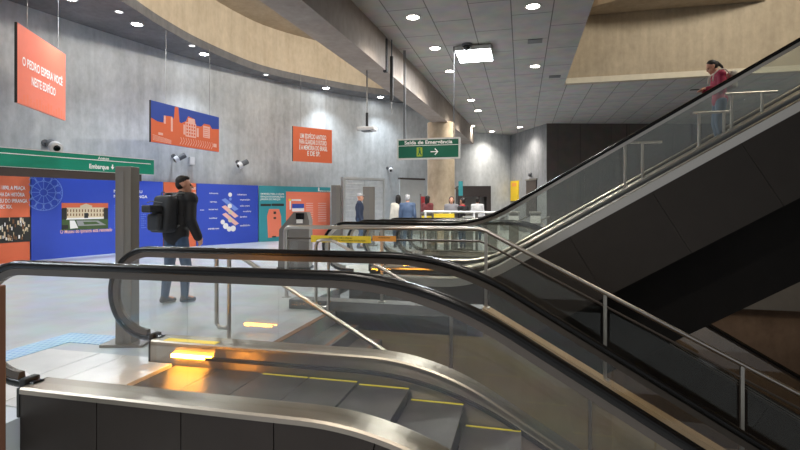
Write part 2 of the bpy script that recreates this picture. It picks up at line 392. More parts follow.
# tactile paving round the landing
b = B(); b.box((-4.62,-1.0,0), (-4.32,4.0,.006)); b.box((-4.62,4.0,0), (-3.97,4.3,.006))
tag(b.build('tactile_paving', M['tactile']), 'light blue tactile paving strip bending round the escalator landing', 'paving')

# ------------------------------------------------------------------ escalators
A30 = math.radians(30.5)
def profile(X0, Xe, Xb, z0, sg, R=1.9, n=14):
    t = R*math.tan(A30/2); cx = Xb-t; pts = []
    k = max(2, int((cx-X0)/.4)+1)
    pts += [(X0+(cx-X0)*i/k, z0) for i in range(k)]
    for i in range(n+1):
        a = A30*i/n; pts.append((cx+R*math.sin(a), z0+sg*(R-R*math.cos(a))))
    x, z = pts[-1]; k = max(2, int((Xe-x)/.5))
    for i in range(1, k+1):
        xx = x+(Xe-x)*i/k; pts.append((xx, z+sg*math.tan(A30)*(xx-x)))
    return pts
def zat(path, x):
    for a, c in zip(path, path[1:]):
        if a[0] <= x <= c[0]: return a[1]+(c[1]-a[1])*(x-a[0])/(c[0]-a[0] or 1)
    return path[0][1] if x < path[0][0] else path[-1][1]
def cut(path, x0, x1): return [(x0, zat(path, x0))]+[p for p in path if x0+1e-4 < p[0] < x1-1e-4]+[(x1, zat(path, x1))]
def escalator(label, Y0, sg, Xd, Xe, Xb, zh, group=None, lamps=False, guide='guide', clad='clad_dark', depth=1.15, seams=None, gseams=(), steps=True, zd=.19, width=1.46, dw=.25, fas=.04, deckm='steel_brush', treadm='tread'):
    root = thing('escalator', label, 'escalator', (Xd, Y0, 0), 0, group)
    yn, yf = Y0+dw/2, Y0+width-dw/2; sk0, sk1 = Y0+dw, Y0+width-dw; hd = dw/2
    dpath = profile(Xd, Xe, Xb-sg*(-.0)-(.15 if sg < 0 else .05), zd, sg)
    hX = Xb if sg < 0 else Xb+.02
    r = .39; Xn = Xd-.10; zc = zh-r
    hp = profile(Xn, Xe, hX, zh, sg)
    newel = [(Xn+.13, zc-r-.004)]+arcpts((Xn, zc), r, 268, 92, 22)
    hpath = newel+hp
    for yy, inner in ((yn, 1), (yf, -1)):
        sec = [(-.04,-.020),(-.042,.004),(-.034,.02),(0,.026),(.034,.02),(.042,.004),(.04,-.020),(.03,-.026),(-.03,-.026)]
        B().sweep(hpath, sec, yy, 0, True).build('handrail', M['rubber'], root)
        B().sweep(hpath[1:], [(-.018,-.070),(-.028,-.025),(.028,-.025),(.018,-.070)], yy).build('handrail_guide', M[guide], root)
        # glass between deck and handrail guide
        rin = r-.07
        def top(x):
            if x < Xn: return zc+math.sqrt(max(0, rin*rin-(x-Xn)**2))
            return zat(hp, x)-.07
        def low(x):
            if x < Xd+.02: return zc-math.sqrt(max(0, rin*rin-(x-Xn)**2)) if x < Xn else zc-rin
            return zat(dpath, x)-.01
        edges = [Xn-rin]+list(gseams)+[Xe]
        for e0, e1 in zip(edges, edges[1:]):
            a0, a1 = e0+(.0 if e0 == edges[0] else .003), e1-.003
            k = max(6, int((a1-a0)/.12)); xs = [a0+(a1-a0)*i/k for i in range(k+1)]
            if e0 == edges[0]: xs = [Xn-rin*math.cos(i*PI/2/8) for i in range(8)]+[x for x in xs if x > Xn]+[]
            xs = sorted(set(round(x, 4) for x in xs))
            poly = [(x, yy-.006, top(x)) for x in xs]+[(x, yy-.006, low(x)) for x in reversed(xs)]
            g = B(); m = len(xs); vs = []
            for x in xs: vs += [(x,yy-.006,low(x)),(x,yy-.006,top(x)),(x,yy+.006,low(x)),(x,yy+.006,top(x))]
            fs = []
            for i in range(m-1):
                p, q = 4*i, 4*i+4; fs += [(p,q,q+1,p+1),(p+2,p+3,q+3,q+2),(p+1,q+1,q+3,p+3),(p,p+2,q+2,q)]
            fs += [(0,1,3,2),(4*m-4,4*m-2,4*m-1,4*m-3)]
            g.add(vs, fs).build('glass_panel', M['glass'], root)
        dk = [(-hd,-fas),(-hd,-.012),(-hd+.012,0),(hd-.012,0),(hd,-.012),(hd,-fas)]
        deck = B().sweep(dpath, dk, yy).build('deck', M[deckm], root)
        ys = sk0 if inner > 0 else sk1
        sk = B().sweep(dpath, [(-.008,-.42),(-.008,-.035),(.008,-.035),(.008,-.42)], ys-.008*inner).build('skirt_panel', M['skirt'], root)
        sp = [p for p in profile(Xd+.55, Xe, Xb-.08, zd-.115, sg, 2.3)]
        B().sweep(sp, [(-.02,-.012),(-.02,.012),(.02,.012),(.02,-.012)], ys+.012*inner).build('skirt_brush', M['black'], root)
        # outer cladding, panel by panel
        yo = Y0 if inner > 0 else Y0+width
        ss = seams or [Xd+.59*i for i in range(1, int((Xe-Xd)/.59)+1)]
        ss = [Xd]+[x for x in ss if Xd < x < Xe]+[Xe]
        for x0, x1 in zip(ss, ss[1:]):
            seg = cut(dpath, x0, x1); q = B(); th = .02*inner; vs = []
            L = len(seg)
            for i, p in enumerate(seg):
                # perpendicular seams on the slope, upright ones on the flat
                j0, j1 = seg[max(i-1, 0)], seg[min(i+1, L-1)]
                tx, tz = j1[0]-j0[0], j1[1]-j0[1]; ll = math.hypot(tx, tz) or 1
                k = depth
                nx, nz = -tz/ll, tx/ll
                g = .003*(1 if i == 0 else -1 if i == L-1 else 0)
                for dn in (-fas+.002, -k): 
                    for dy in (.004*inner, .004*inner+th): vs.append((p[0]+g+nx*dn, yo+dy, p[1]+nz*dn))
            fs = []
            for i in range(L-1):
                p, c = 4*i, 4*i+4
                fs += [(p,c,c+2,p+2),(p+1,p+3,c+3,c+1),(p,p+1,c+1,c),(p+2,c+2,c+3,p+3)]
            fs += [(0,2,3,1),(4*L-4,4*L-3,4*L-1,4*L-2)]
            q.add(vs, fs).build('cladding_panel', M[clad], root)
        # end cap of the balustrade base
        B().box((Xd-.02,yy-hd,0.0), (Xd+.0,yy+hd,zd-.004)).build('end_cap', M['black'], root)
        B().bbox((Xd-.07,yy-.055,zd-.10), (Xd-.015,yy+.055,zd+.035), .012).build('handrail_inlet', M['black'], root)
        if lamps:
            yl = ys+.012*inner
            B().bbox((Xd+.22,min(yl-.010*inner,yl+.012*inner),.064), (Xd+.60,max(yl-.010*inner,yl+.012*inner),.094), .006).build('comb_light', M['orange_lamp'], root)
    # truss soffit and body
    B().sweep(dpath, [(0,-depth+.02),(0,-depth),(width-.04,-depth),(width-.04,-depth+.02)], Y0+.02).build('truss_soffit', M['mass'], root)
    # landing plate and comb
    for xa, xb in ((Xd-1.2,Xd-.62),(Xd-.61,Xd-.34),(Xd-.33,Xd-.02)): B().box((xa,Y0+.12,.0), (xb,Y0+width-.12,.008)).build('landing_plate', M['comb'], root)
    B().box((Xd-.02,sk0+.02,-.1), (Xd+.23,sk1-.02,.010)).build('comb_plate', M['comb'], root)
    if lamps:
        B().box((Xd+.12,yf-hd+.01,zd+.0005), (Xd+.62,yf-.02,zd+.003)).build('yellow_sticker', M['yellow'], root)
    if steps:
        npath = profile(Xd, Xe, (-.40 if sg < 0 else Xb-.02), -.002, sg, 2.6 if sg < 0 else 2.0)
        x = Xd+.25; x -= 0
        ph = (-1.62-x) % .405
        x += ph-.405
        x = max(x, Xd+.23-.405)
        while x < Xe-.5:
            xa, xb = max(x, Xd+.235), x+.401
            if xb-xa > .1:
                zt = zat(npath, xb) if sg < 0 else zat(npath, xa+.05)
                st = B(); st.box((xa,sk0+.02,zt-.03), (xb,sk1-.02,zt))
                if sg < 0: xr, x2 = xb-.006, xb-.03
                else: xr, x2 = xa+.006, xa+.03
                st.extrude([(xr,sk0+.02,zt-.03),(x2,sk0+.02,zt-.12),(x2,sk0+.02,zt-.26),(x2+(-.02 if sg < 0 else .02),sk0+.02,zt-.26),(x2+(-.02 if sg < 0 else .02),sk0+.02,zt-.03)], (0,sk1-sk0-.04,0))
                so = st.build('step', M[treadm], root)
                if xa > Xd+1.0 or sg > 0:
                    for ya, yb in ((sk0+.022,sk0+.05),(sk1-.045,sk1-.022)): B().box((xa+.01,ya,zt), (xb-.004,yb,zt+.003)).build('demarcation_line', M['yellow_dim'], so)
            x += .405
    return root, dpath
XD = -3.1
esc_dn, dp_dn = escalator('nearest escalator going down, black handrails and orange comb light, empty steps', 2.51, -1, XD, 5.2, -.5, .96, lamps=True, width=1.37, dw=.215,
    gseams=(-1.95,.62,2.4), seams=[-3.1+.59*i for i in range(1, 15)])
esc_up, dp_up = escalator('escalator climbing to the right with dark panelled side, nearer of two', 7.75, 1, -2.75, 9.2, -.68, 1.05, clad='clad_up', depth=1.13,
    gseams=(-1.2,.9,3.0,5.1), seams=[-2.75+1.12*i for i in range(1, 12)], zd=.20, lamps=False, fas=.13, treadm='tread_far', deckm='steel', guide='steel')
esc_up2, dp_up2 = escalator('farther climbing escalator carrying the person in the maroon jacket', 9.32, 1, -2.55, 9.2, -.68, 1.05, clad='clad_up', depth=1.13,
    gseams=(-1.2,.9,3.0,5.1), seams=[-2.55+1.12*i for i in range(1, 12)], zd=.20, fas=.13, treadm='tread_far', deckm='steel', guide='steel')
esc_low, dp_low = escalator('distant escalator going down at lower right, seen under the climbing ones', 11.4, -1, -2.4, 7.2, .2, .96, clad='clad_dark', depth=1.0, gseams=(0,2.4,4.8), seams=[-2.4+1.2*i for i in range(1, 9)], deckm='clad_up', treadm='tread_far')
# amber comb lights of the climbing escalator
def amber(root, x0, x1, y, z, n):
    B().bbox((x0,y-.012,z), (x1,y+.012,z+.03), .006).build('comb_light', M['orange_lamp'], root)
amber(esc_up, -2.4, -1.8, 8.02, .07, 1)
# dark beam carrying the climbing escalators
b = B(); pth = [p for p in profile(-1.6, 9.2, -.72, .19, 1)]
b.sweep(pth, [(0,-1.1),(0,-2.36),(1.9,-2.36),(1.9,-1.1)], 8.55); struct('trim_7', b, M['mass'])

# stepped guard frames between the two climbing escalators
def guard_frame(px0, px1, pp, ytop, label):
    Y = 9.265; pts = [at_y(px, ytop, Y) for px in (px0, px1)]; zt = pts[0].z
    xs = [at_y(p, ytop, Y).x for p in pp]
    r = thing('safety_barrier', label, 'barrier', (xs[0], Y, zat(dp_up2, xs[0])), 0, 'stepped barriers between the climbing escalators')
    B().tube([(pts[0].x,Y,zt),(pts[1].x,Y,zt)], .021, 10).build('top_rail', M['steel'], r)
    for x in xs: B().tube([(x,Y,zat(dp_up2, x)-.02),(x,Y,zt-.005)], .023, 10).build('post', M['steel'], r)
    B().box((min(xs)-.05,Y-.03,zat(dp_up2, min(xs))-.03), (max(xs)+.05,Y+.03,zat(dp_up2, min(xs)))).build('foot_plate', M['steel'], r)
guard_frame(622, 662, (625, 642.5), 143, 'steel guard frame lowest on the climbing escalators, behind the glass')
guard_frame(693, 729, (699, 724), 113, 'steel guard frame in front of the legs of the person in maroon')
guard_frame(725, 777, (731.6, 762), 94, 'steel guard frame right of the person in maroon, higher on the slope')

# ------------------------------------------------------------------ stairs, kerb, guard rail
st = thing('staircase', 'stairs going down behind the nearest escalator, brown nosings', 'stairs', (-2.31, 4.1, 0))
for i in range(24):
    x0 = -2.31+.30*i; z0 = -.16*(i+1)
    s_ = B().box((x0,3.92,z0-.2), (x0+.32,5.98,z0)).build('step', M['lower_pale'] if i > 0 else M['kerb'], st)
    B().box((x0-.05 if i else x0-.06,3.93,z0+.16), (x0-.002,5.97,z0+.165)).build('nosing_strip', M['brownp'], s_) if i else None
B().box((-2.38,3.93,.0), (-2.311,5.97,.005)).build('nosing_strip', M['brownp'], st)
kp = [(-2.95,.12),(-.47,.12)]+[(-.47+.5*i, .12-.5*i*.565) for i in range(1, 12)]
b = B(); b.extrude([(-2.95,6.0,0),(-2.95,6.0,.12),(-.47,6.0,.12),(5.0,6.0,.12-5.47*.565),(5.0,6.0,-4.0),(-.47,6.0,-4.0),(-.47,6.0,-.001)], (0,.22,0))
b = B(); b.box((-2.95,5.99,0), (-.46,6.24,.12)); rebase(tag(b.build('kerb', M['kerb']), 'low grey kerb under the guard rail at the stair head', 'kerb'), (-1.7,6.1,0))
b = B(); b.extrude([(-2.31,6.0,-.005),(-.45,6.0,-.005),(5.2,6.0,.11-5.65*.565),(5.2,6.0,-4.6),(-2.31,6.0,-4.6)], (0,.2,0)); struct('wall_stair', b, M['tan_granite'])
b = B(); b.sweep([(-.45,.12)]+[(-.45+.5*i, .12-.5*i*.565) for i in range(1, 12)], [(-.03,-.06),(-.03,.015),(.24,.015),(.24,-.06)], 6.0); struct('trim_8', b, M['tan_edge'])

gr = thing('guard_rail', 'long stainless guard rail at the stairs, level then sloping down right', 'guard rail', (-1.6, 6.1, .12))
YG = 6.11
zt = 1.06; flat0, brk = at_y(285, 228, YG).x, at_y(482, 229, YG).x
def gz(x): return zt if x <= brk else zt-(x-brk)*.515
def kz(x): return .12 if x <= -.46 else .13-(x+.46)*.565
end = 4.6
B().tube([(flat0,YG,.75),(flat0,YG,zt-.08)]+[(flat0+.08-.08*math.cos(a), YG, zt-.08+.08*math.sin(a)) for a in (.4,.8,1.2)]+[(flat0+.08,YG,zt),(brk-.04,YG,zt),(brk+.04,YG,gz(brk+.04)),(end,YG,gz(end))], .026, 12).build('top_rail', M['steel'], gr)
B().tube([(flat0+.02,YG,zt-.15),(brk-.03,YG,zt-.15),(brk+.05,YG,gz(brk+.05)-.15),(end,YG,gz(end)-.15)], .013, 8).build('mid_rail', M['guide'], gr)
px_posts = [286.5, 382, 486, 605, 742]
xs = [at_y(p, 240, YG).x for p in px_posts]+[4.3]
for x in xs:
    po = B().box((x-.018,YG-.018,kz(x)), (x+.018,YG+.018,gz(x)-.02)).build('post', M['steel'], gr)
    B().bbox((x-.05,YG-.04,kz(x)-.0), (x+.05,YG+.04,kz(x)+.012), .004).build('foot_plate', M['steel'], po)
for x0, x1 in zip(xs, xs[1:]):
    a, c = x0+.05, x1-.05; mids = [a]+([brk] if a < brk < c else [])+[c]
    g = B(); lo = lambda x: kz(x)+.06; hi = lambda x: gz(x)-.19
    g.extrude([(x,YG-.005,lo(x)) for x in mids]+[(x,YG-.005,hi(x)) for x in reversed(mids)], (0,.01,0)); g.build('glass_panel', M['glass_guard'], gr)
# notices on the rail
def notice(px0, px1, y0, y1, col, lines, label):
    P, Q = at_y(px0, y0, YG-.05), at_y(px1, y1, YG-.05)
    r = thing('notice_strip', label, 'sign', (P.x, YG-.05, Q.z))
    w, h = Q.x-P.x, P.z-Q.z
    B().box((0,0,0), (w,.006,h)).build('panel', col, r, True)
    t = B()
    for k, (s, wd) in enumerate(lines): t.text(s, h*.30, w*.5, h*(.58-.36*k), -.002, 0, 'CENTER', width=w*wd)
    t.build('lettering', M['black'], r, True)
notice(311, 371, 235.3, 243.2, M['yellow'], [('CUIDADO COM O DEGRAU',.38), ('SEGURE NO CORRIMÃO E NÃO CORRA NA ESCADA',.82)], 'yellow notice strip with two black lines fixed to the guard rail')
M['amber_print'] = plain('amber_print', srgb(236,160,70), .6, var=.06)
notice(372.5, 396, 235.8, 241.6, M['amber_print'], [('ATENÇÃO',.5)], 'short amber notice on the guard rail, right of the yellow one')

def stair_handrail(Yh, x0, ztop, x1, zlow, zfoot, label, loop=.14, sl=None):
    r = thing('stair_handrail', label, 'handrail', (x0, Yh, 0))
    sl = sl or (zlow-ztop)/(x1-x0-.1); xe = 3.2
    left = x0-loop
    pts = [(x0,Yh,zfoot+.03),(x0-.03,Yh,zfoot),(left+.03,Yh,zfoot),(left,Yh,zfoot+.04),(left,Yh,ztop-.07),(left+.025,Yh,ztop-.02),(left+.08,Yh,ztop),(x0+.02,Yh,ztop),(x0+.1,Yh,ztop-.03),(xe,Yh,ztop-.03+sl*(xe-x0-.1))]
    B().tube(pts, .021, 10).build('rail', M['steel'], r)
    for k, x in enumerate([x0, x0+1.55, x0+3.1]):
        zz = ztop-.03+sl*max(0, (x-x0-.1)); zb = 0 if x < -2.31 else -.16*(int((x+2.31)/.3)+1)
        B().tube([(x,Yh,zb),(x,Yh,zz)], .021, 10).build('post', M['steel'], r)
        B().cyl((x,Yh,zb), (x,Yh,zb+.012), .05, seg=16).build('base_flange', M['steel'], r)
A = at_y(229, 252, 4.42); Bq = at_y(360, 332, 4.42)
stair_handrail(4.42, A.x, .885, Bq.x, Bq.z, .13, 'looped steel stair handrail standing just behind the nearest escalator')
A = at_y(327, 243, 5.9); Bq = at_y(400, 288, 5.9)
stair_handrail(5.9, A.x+.02, .91, Bq.x, Bq.z, .06, 'looped steel stair handrail on the far side, before the yellow notice', .17, -.52)

# ------------------------------------------------------------------ posts
def post(name, label, P, w, h, mat, plate=.32):
    r = thing(name, label, 'post', (P.x, P.y, 0), YAW)
    b = B(); b.bbox((-w/2,-w/2,0), (w/2,w/2,h), .008); b.build('shaft', mat, r, True)
    b = B(); b.box((-w*.32,-w/2-.004,.03), (w*.05,-w/2+.002,h-.05)); b.build('inset_strip', M['kiosk'], r, True)
    b = B(); b.bbox((-plate/2-.04,-plate*.4,0), (plate/2+.04,plate*.4,.025), .004); b.build('base_plate', M['post'], r, True)
post('steel_post', 'tall dark steel post on a base plate before the blue board', at_depth(127.5, 345, 4.85), .155, 1.72, M['post'])
P = at_depth(2, 300, 2.62); b = B(); b.bbox((P.x-.03,P.y-.02,0), (P.x+.004,P.y+.02,.93), .006); b.bbox((P.x-.06,P.y-.05,0), (P.x+.05,P.y+.05,.012), .004)
rebase(tag(b.build('brown_post', M['post_brown']), 'thin brown post at the left edge, nearest to the viewer', 'post'), (P.x,P.y,0))
post('steel_post', 'dark steel post beside the louvred doors and the white-haired man', at_depth(369, 225, 16.6), .38, 1.95, M['post'], .5)
post('steel_post', 'broad dark pillar at the right end of the teal board', at_depth(336.5, 236, 19.6), .36, 2.12, M['post'], .45)

# ------------------------------------------------------------------ exhibition boards along the wall
EP = [(-11.92,6.6), (-11.54,9.64), (-10.70,13.22), (-10.36,14.35), (-9.35,16.55), (-7.49,18.96)]
def board(i, label, mat, h=2.06):
    P0, P1 = EP[i], EP[i+1]; L = math.hypot(P1[0]-P0[0], P1[1]-P0[1])
    r = thing('exhibition_board', label, 'board', (P0[0], P0[1], 0), math.atan2(P1[1]-P0[1], P1[0]-P0[0]))
    B().box((.006,0,0), (L-.03,.04,h)).build('panel', mat, r, True)
    return r, (lambda px, py: hit(px, py, P0, P1))
E1 = -.004
def lines(b, H, rows, mi=0, bold=.02):
    for s, px0, px1, py, hpx in rows:
        u0, z0 = H(px0, py); u1, _ = H(px1, py); _, z1 = H(px0, py-hpx)
        b.text(s, (z1-z0)*1.36, u0, z0, E1, mi, width=u1-u0, bold=bold)
def prect(b, H, px0, py0, px1, py1, mi=0, y=E1):
    u0, z0 = H(px0, py1); u1, _ = H(px1, py1); _, z1 = H((px0+px1)/2, py0); _, z0 = H((px0+px1)/2, py1); b.rect(u0, z0, u1, z1, y, mi)
# orange board, far left
r, H = board(0, 'orange board with white text above an old interior photo, far left', M['orange'])
b = B(); lines(b, H, [('NOS 1890, A PRAÇA',-8,25,189,4), ('GANHA DA HISTÓRIA',-8,24.5,196,4), ('MUSEU DO IPIRANGA',-8,27,202.5,4), ('NO SEC XIX.',-8,12,208.5,4)]); b.build('lettering', M['white'], r, True)
b = B(); prect(b, H, -20, 217.5, 31, 243, 0)
rnd = random.Random(3)
for k in range(70):
    x = -18+rnd.random()*46.5; y = 220.5+rnd.random()*20; prect(b, H, x, y-1.5-rnd.random()*2.5, x+.6+rnd.random()*1.3, y+rnd.random()*1.6, rnd.choice([1,2,1,3]), E1-.001-.0001*k)
b.build('photograph', [M['shade'], M['cream'], M['brownp'], M['white']], r, True)
# blue board with rosette and museum photo
r, H = board(1, 'blue board with a rosette and a photo of a long pale palace', M['blue'])
b = B(); c = H(43.5, 192.5); rad = H(43.5, 174.5)[1]-c[1]; 
for q in (1, .62, .2): b.ribbon([(c[0]+rad*q*math.cos(2*PI*k/48), c[1]+rad*q*math.sin(2*PI*k/48)) for k in range(48)], .014, E1, 0, True)
for k in range(12):
    a = 2*PI*k/12; b.ribbon([(c[0]+rad*q*math.cos(a), c[1]+rad*q*math.sin(a)) for q in (.2, 1)], .012, E1-.0005)
    m_ = (c[0]+rad*.80*math.cos(a+PI/12), c[1]+rad*.80*math.sin(a+PI/12)); b.ribbon([(m_[0]+rad*.19*math.cos(2*PI*j/16), m_[1]+rad*.19*math.sin(2*PI*j/16)) for j in range(16)], .011, E1-.001, 0, True)
b.build('rosette', M['pale_blue'], r, True)
b = B(); prect(b, H, 61.5, 203, 108, 229.5, 0)
prect(b, H, 61.5, 203, 108, 208.5, 1, E1-.001)                     # red sky band
prect(b, H, 66, 207.5, 105, 218, 2, E1-.002)                       # long facade
prect(b, H, 80, 205.5, 92, 218, 2, E1-.003); 
for k in range(13):
    x = 67+k*2.95; prect(b, H, x, 209.3, x+1.1, 212, 3, E1-.004); prect(b, H, x, 213.5, x+1.1, 216, 3, E1-.004)
u = [H(80.5, 205.6), H(91.5, 205.6), H(86, 203.6)]; b.poly(u, E1-.004, 2)
prect(b, H, 66, 217.6, 105, 219.2, 6, E1-.004); prect(b, H, 84, 213, 88, 218, 4, E1-.005)
for x, w in ((61.7,5),(103.6,4.3)): prect(b, H, x, 208, x+w, 219, 4, E1-.005)
prect(b, H, 61.6, 219, 108, 229.4, 5, E1-.003)
u = [H(70,228.8), H(78,228), H(74.5,220.5), H(69.5,220.5)]; b.poly(u, E1-.004, 6)
u = [H(78,226), H(106,225), H(98,220.5), H(76,220.5)]; b.poly(u, E1-.004, 7)
u = [H(84,224.6), H(100,224), H(96,221.6), H(83,221.8)]; b.poly(u, E1-.005, 5)
prect(b, H, 61.6, 225, 68, 229, 4, E1-.004)
b.build('photograph', [M['shade'], M['orange'], M['cream'], M['brownp'], M['shade'], M['leafp'], M['white'], M['grayp']], r, True)
b = B(); lines(b, H, [('O Museu do Ipiranga está renovado',60,112,233.6,4)]); b.build('caption', M['pink'], r, True)
b = B(); lines(b, H, [('NOVO MUSEU',113.5,142,192.4,3), ('NOVO IPIRANGA',113.5,147,197.6,3)]); b.build('heading', M['white'], r, True)
b = B()
for k in range(11): lines(b, H, [('texto sobre o museu',114,118,206+k*2.2,1.1), ('reforma e ampliação do museu',141,146 if k % 3 else 144,206+k*2.2,1.1)])
b.build('lettering', M['pale_blue'], r, True)
# narrow orange board
r, H = board(2, 'narrow orange board behind the walking man with the backpack', M['orange'])
b = B(); lines(b, H, [('EDIFÍCIO',189,196,189.3,2.4), ('MUSEU',189,196,194.5,2.4), ('ABERTO',189,196,199.5,2.4)]); b.build('lettering', M['white'], r, True)
# blue board with exploded diagram
r, H = board(3, 'blue board with a white exploded floor diagram and small labels', M['blue'])
b = B()
def slab(px, py, w, h, mi):                                # slanted floor plates of the diagram
    u = [H(px-w, py-h*1.3), H(px-w*.55, py-h*1.7), H(px+w, py+h*1.0), H(px+w*.55, py+h*1.5)]; b.poly(u, E1-.001*mi, mi)
for k, (px, py, mi) in enumerate([(230,205,0),(230,212,1),(230.5,219.5,1)]): slab(px, py, 8.5, 4, mi)
for px, py, rr, mi in [(230,194.7,2.2,2),(230.2,199,1.6,0),(229.6,206,2.4,2),(230.2,212,2.4,3),(230,220,2.4,3),(222.5,222,2.4,2),(225.5,226,3,2),(233,228.5,3,2),(229,229,2.6,2)]:
    u0, z0 = H(px, py); rz = H(px, py-rr)[1]-z0; b.poly([(u0+rz*math.cos(2*PI*k/14), z0+rz*math.sin(2*PI*k/14)) for k in range(14)], E1-.005-.0003*px % .001, mi)
b.build('floor_diagram', [M['pale_blue'], M['pink'], M['white'], M['cream']], r, True)
b = B(); lines(b, H, [('mirante',209,218,193.8,1.6),('terraço',210,217,202.4,1.6),('acervo',208.5,218,210,1.6),('salas',209,217,218.8,1.6),('entrada nova',208,219,229.5,1.8),
    ('cobertura',237,246.5,195.2,1.8),('exposição',240,250,200.3,1.6),('salão nobre',240,249.5,206.5,1.6),('escadaria',243,251,212,1.6),('jardim',240,247,217.5,1.6),('auditório',240,250,226.3,1.8),('museu',200,204,210.5,1.4)])
b.build('lettering', M['white'], r, True)
# teal board with orange map
r, H = board(4, 'teal board with a large orange panel, right end of the row', M['teal'])
b = B(); prect(b, H, 286, 192, 330, 240, 0); 
u = [H(269,209), H(279,209), H(281,216), H(281.5,236), H(268,238), H(267,216)]; b.poly(u, E1, 0); b.build('map_panel', M['orange_lt'], r, True)
b = B(); lines(b, H, [('UM MUSEU PARA A CIDADE',260.5,284,194.6,1.8),('ESPAÇOS DE EXPOSIÇÃO E',260.5,284,197.4,1.8),('JARDINS DO PARQUE',260.5,280.5,200,1.8),('IPIRANGA',319.5,331,191.6,1.2)])
prect(b, H, 318, 187.6, 319.4, 191.2); b.build('lettering', M['white'], r, True)
b = B(); prect(b, H, 260.5, 203.8, 271, 206.2); prect(b, H, 271.5, 203.6, 284, 206); prect(b, H, 273.5, 211.5, 276, 214, 0, E1-.003); prect(b, H, 273.5, 217, 276, 219, 0, E1-.003); prect(b, H, 272, 236, 276, 237.4, 0, E1-.003); b.build('dark_bar', M['shade'], r, True)
b = B(); prect(b, H, 292, 203.8, 304, 208.2, 0, E1-.002); prect(b, H, 292, 208.2, 304, 211.4, 1, E1-.002); prect(b, H, 289.5, 200.5, 291, 209.5, 2, E1-.002); b.build('picture_block', [M['blue2'], M['white'], M['white']], r, True); b = B()
prect(b, H, 288.5, 199, 291, 201, 3, E1-.003); prect(b, H, 291.5, 199.3, 301, 200.9, 2, E1-.003)
for k in range(9): prect(b, H, 306, 203+k*2.2, 313, 203.7+k*2.2, 4, E1-.003); prect(b, H, 318, 203+k*2.2, 326, 203.7+k*2.2, 4, E1-.003)
b.build('legend', [M['blue2'], M['white'], M['white'], M['yellow'], M['pink']], r, True)

# ------------------------------------------------------------------ hanging posters
def poster(name, label, PA, PB, zb, zt, mat):
    L = math.hypot(PB.x-PA.x, PB.y-PA.y)
    r = thing(name, label, 'poster', (PA.x, PA.y, zb), math.atan2(PB.y-PA.y, PB.x-PA.x))
    B().box((0,0,0), (L,.05,zt-zb)).build('panel', mat, r, True)
    B().box((-.01,.003,-.004), (0,.05,zt-zb+.004)).build('edge_trim', M['shade'], r, True)
    for t in (.2, .85): B().cyl((L*t,.025,zt-zb), (L*t,.025,ZS-zb), .007, seg=6).build('hanging_wire', M['cable'], r, True)
    return r, L, zt-zb
def gradient(name, c0, c1, z0, z1):
    m, nt, bs = newmat(name); N, Lk = nt.nodes, nt.links
    tc = N.new('ShaderNodeTexCoord'); sx = N.new('ShaderNodeSeparateXYZ'); Lk.new(tc.outputs['Object'], sx.inputs[0])
    mr = N.new('ShaderNodeMapRange'); mr.inputs[1].default_value = z0; mr.inputs[2].default_value = z1; Lk.new(sx.outputs[2], mr.inputs[0])
    mx = N.new('ShaderNodeMix'); mx.data_type = 'RGBA'; mx.inputs[6].default_value = c0; mx.inputs[7].default_value = c1
    Lk.new(mr.outputs[0], mx.inputs[0]); Lk.new(mx.outputs[2], bs.inputs['Base Color']); bs.inputs['Roughness'].default_value = .45
    return m
PA, PB = at_depth(17.5, 205, 9.8), at_depth(65.5, 205, 11.9)
r, L, h = poster('hanging_poster', 'salmon hanging poster with two lines of white text, top left', PA, PB, 3.36, 4.93, plain('salmon_poster', srgb(232,122,98), .35, var=.06))
HH = lambda px, py: (lambda q: (q[0], q[1]-3.36))(hit(px, py, PA, PB))
b = B()
b.text('O PEDRO ESPERA VOCÊ', .25, L*.08, h*.50, -.004, 0, width=L*.84, bold=.02); b.text('NESTE EDIFÍCIO', .25, L*.25, h*.30, -.004, 0, width=L*.5, bold=.02)
b.build('lettering', M['white'], r, True)
b = B(); 
for k in range(16):
    x = L*(.04+.06*k); hh = h*(.06+.09*abs(math.sin(k*2.3))); b.rect(x, .02, x+L*.035, hh, -.003)
b.build('faint_skyline', M['orange_lt'], r, True)
PA, PB = at_depth(151, 205, 13.2), at_depth(219, 205, 15.8)
r, L, h = poster('hanging_poster', 'wide hanging poster of orange buildings and a tower on blue', PA, PB, 3.02, 4.12, M['blue2'])
b = B(); sky = [(0,0),(L,0),(L,h*.66),(L*.88,h*.62),(L*.84,h*.72),(L*.75,h*.72),(L*.70,h*.62),(L*.62,h*.62),(L*.6,h*.78),(L*.5,h*.82),(L*.47,h*.68),(L*.40,h*.60),(L*.375,h*.62),(L*.36,h*.98),(L*.34,h*1.0),(L*.31,h*.98),(L*.295,h*.66),(L*.27,h*.72),(L*.17,h*.70),(L*.155,h*.52),(L*.08,h*.52),(0,h*.58)]
b.poly([(min(x, L-.004), min(z, h-.004)) for x, z in sky], -.003, 0)
for x0, z0, x1, z1 in [(.46,.28,.62,.66),(.50,.66,.60,.78),(.43,.32,.455,.58),(.63,.32,.66,.56),(.73,.34,.84,.66),(.16,.50,.185,.70),(.255,.34,.28,.70),(.09,.20,.15,.26)]: b.rect(L*x0, h*z0, L*x1, h*z1, -.005, 1)
for i in range(4):
    for j in range(4): b.rect(L*(.473+.037*i), h*(.32+.085*j), L*(.495+.037*i), h*(.375+.085*j), -.007, 0)
for j in range(5): b.rect(L*.74, h*(.37+.055*j), L*.83, h*(.385+.055*j), -.007, 0)
for k in range(14):
    x = L*(.38+.037*k); b.ribbon([(x, h*.05), (x+L*.03, h*.15), (x+L*.012, h*.24)], .02, -.005, 1)
for k in range(5): b.ribbon([(L*.02, h*(.06+.03*k)), (L*.26, h*(.02+.02*k)+.01)], .012, -.005, 1)
b.rect(L*.90, h*.12, L*.955, h*.22, -.005, 1)
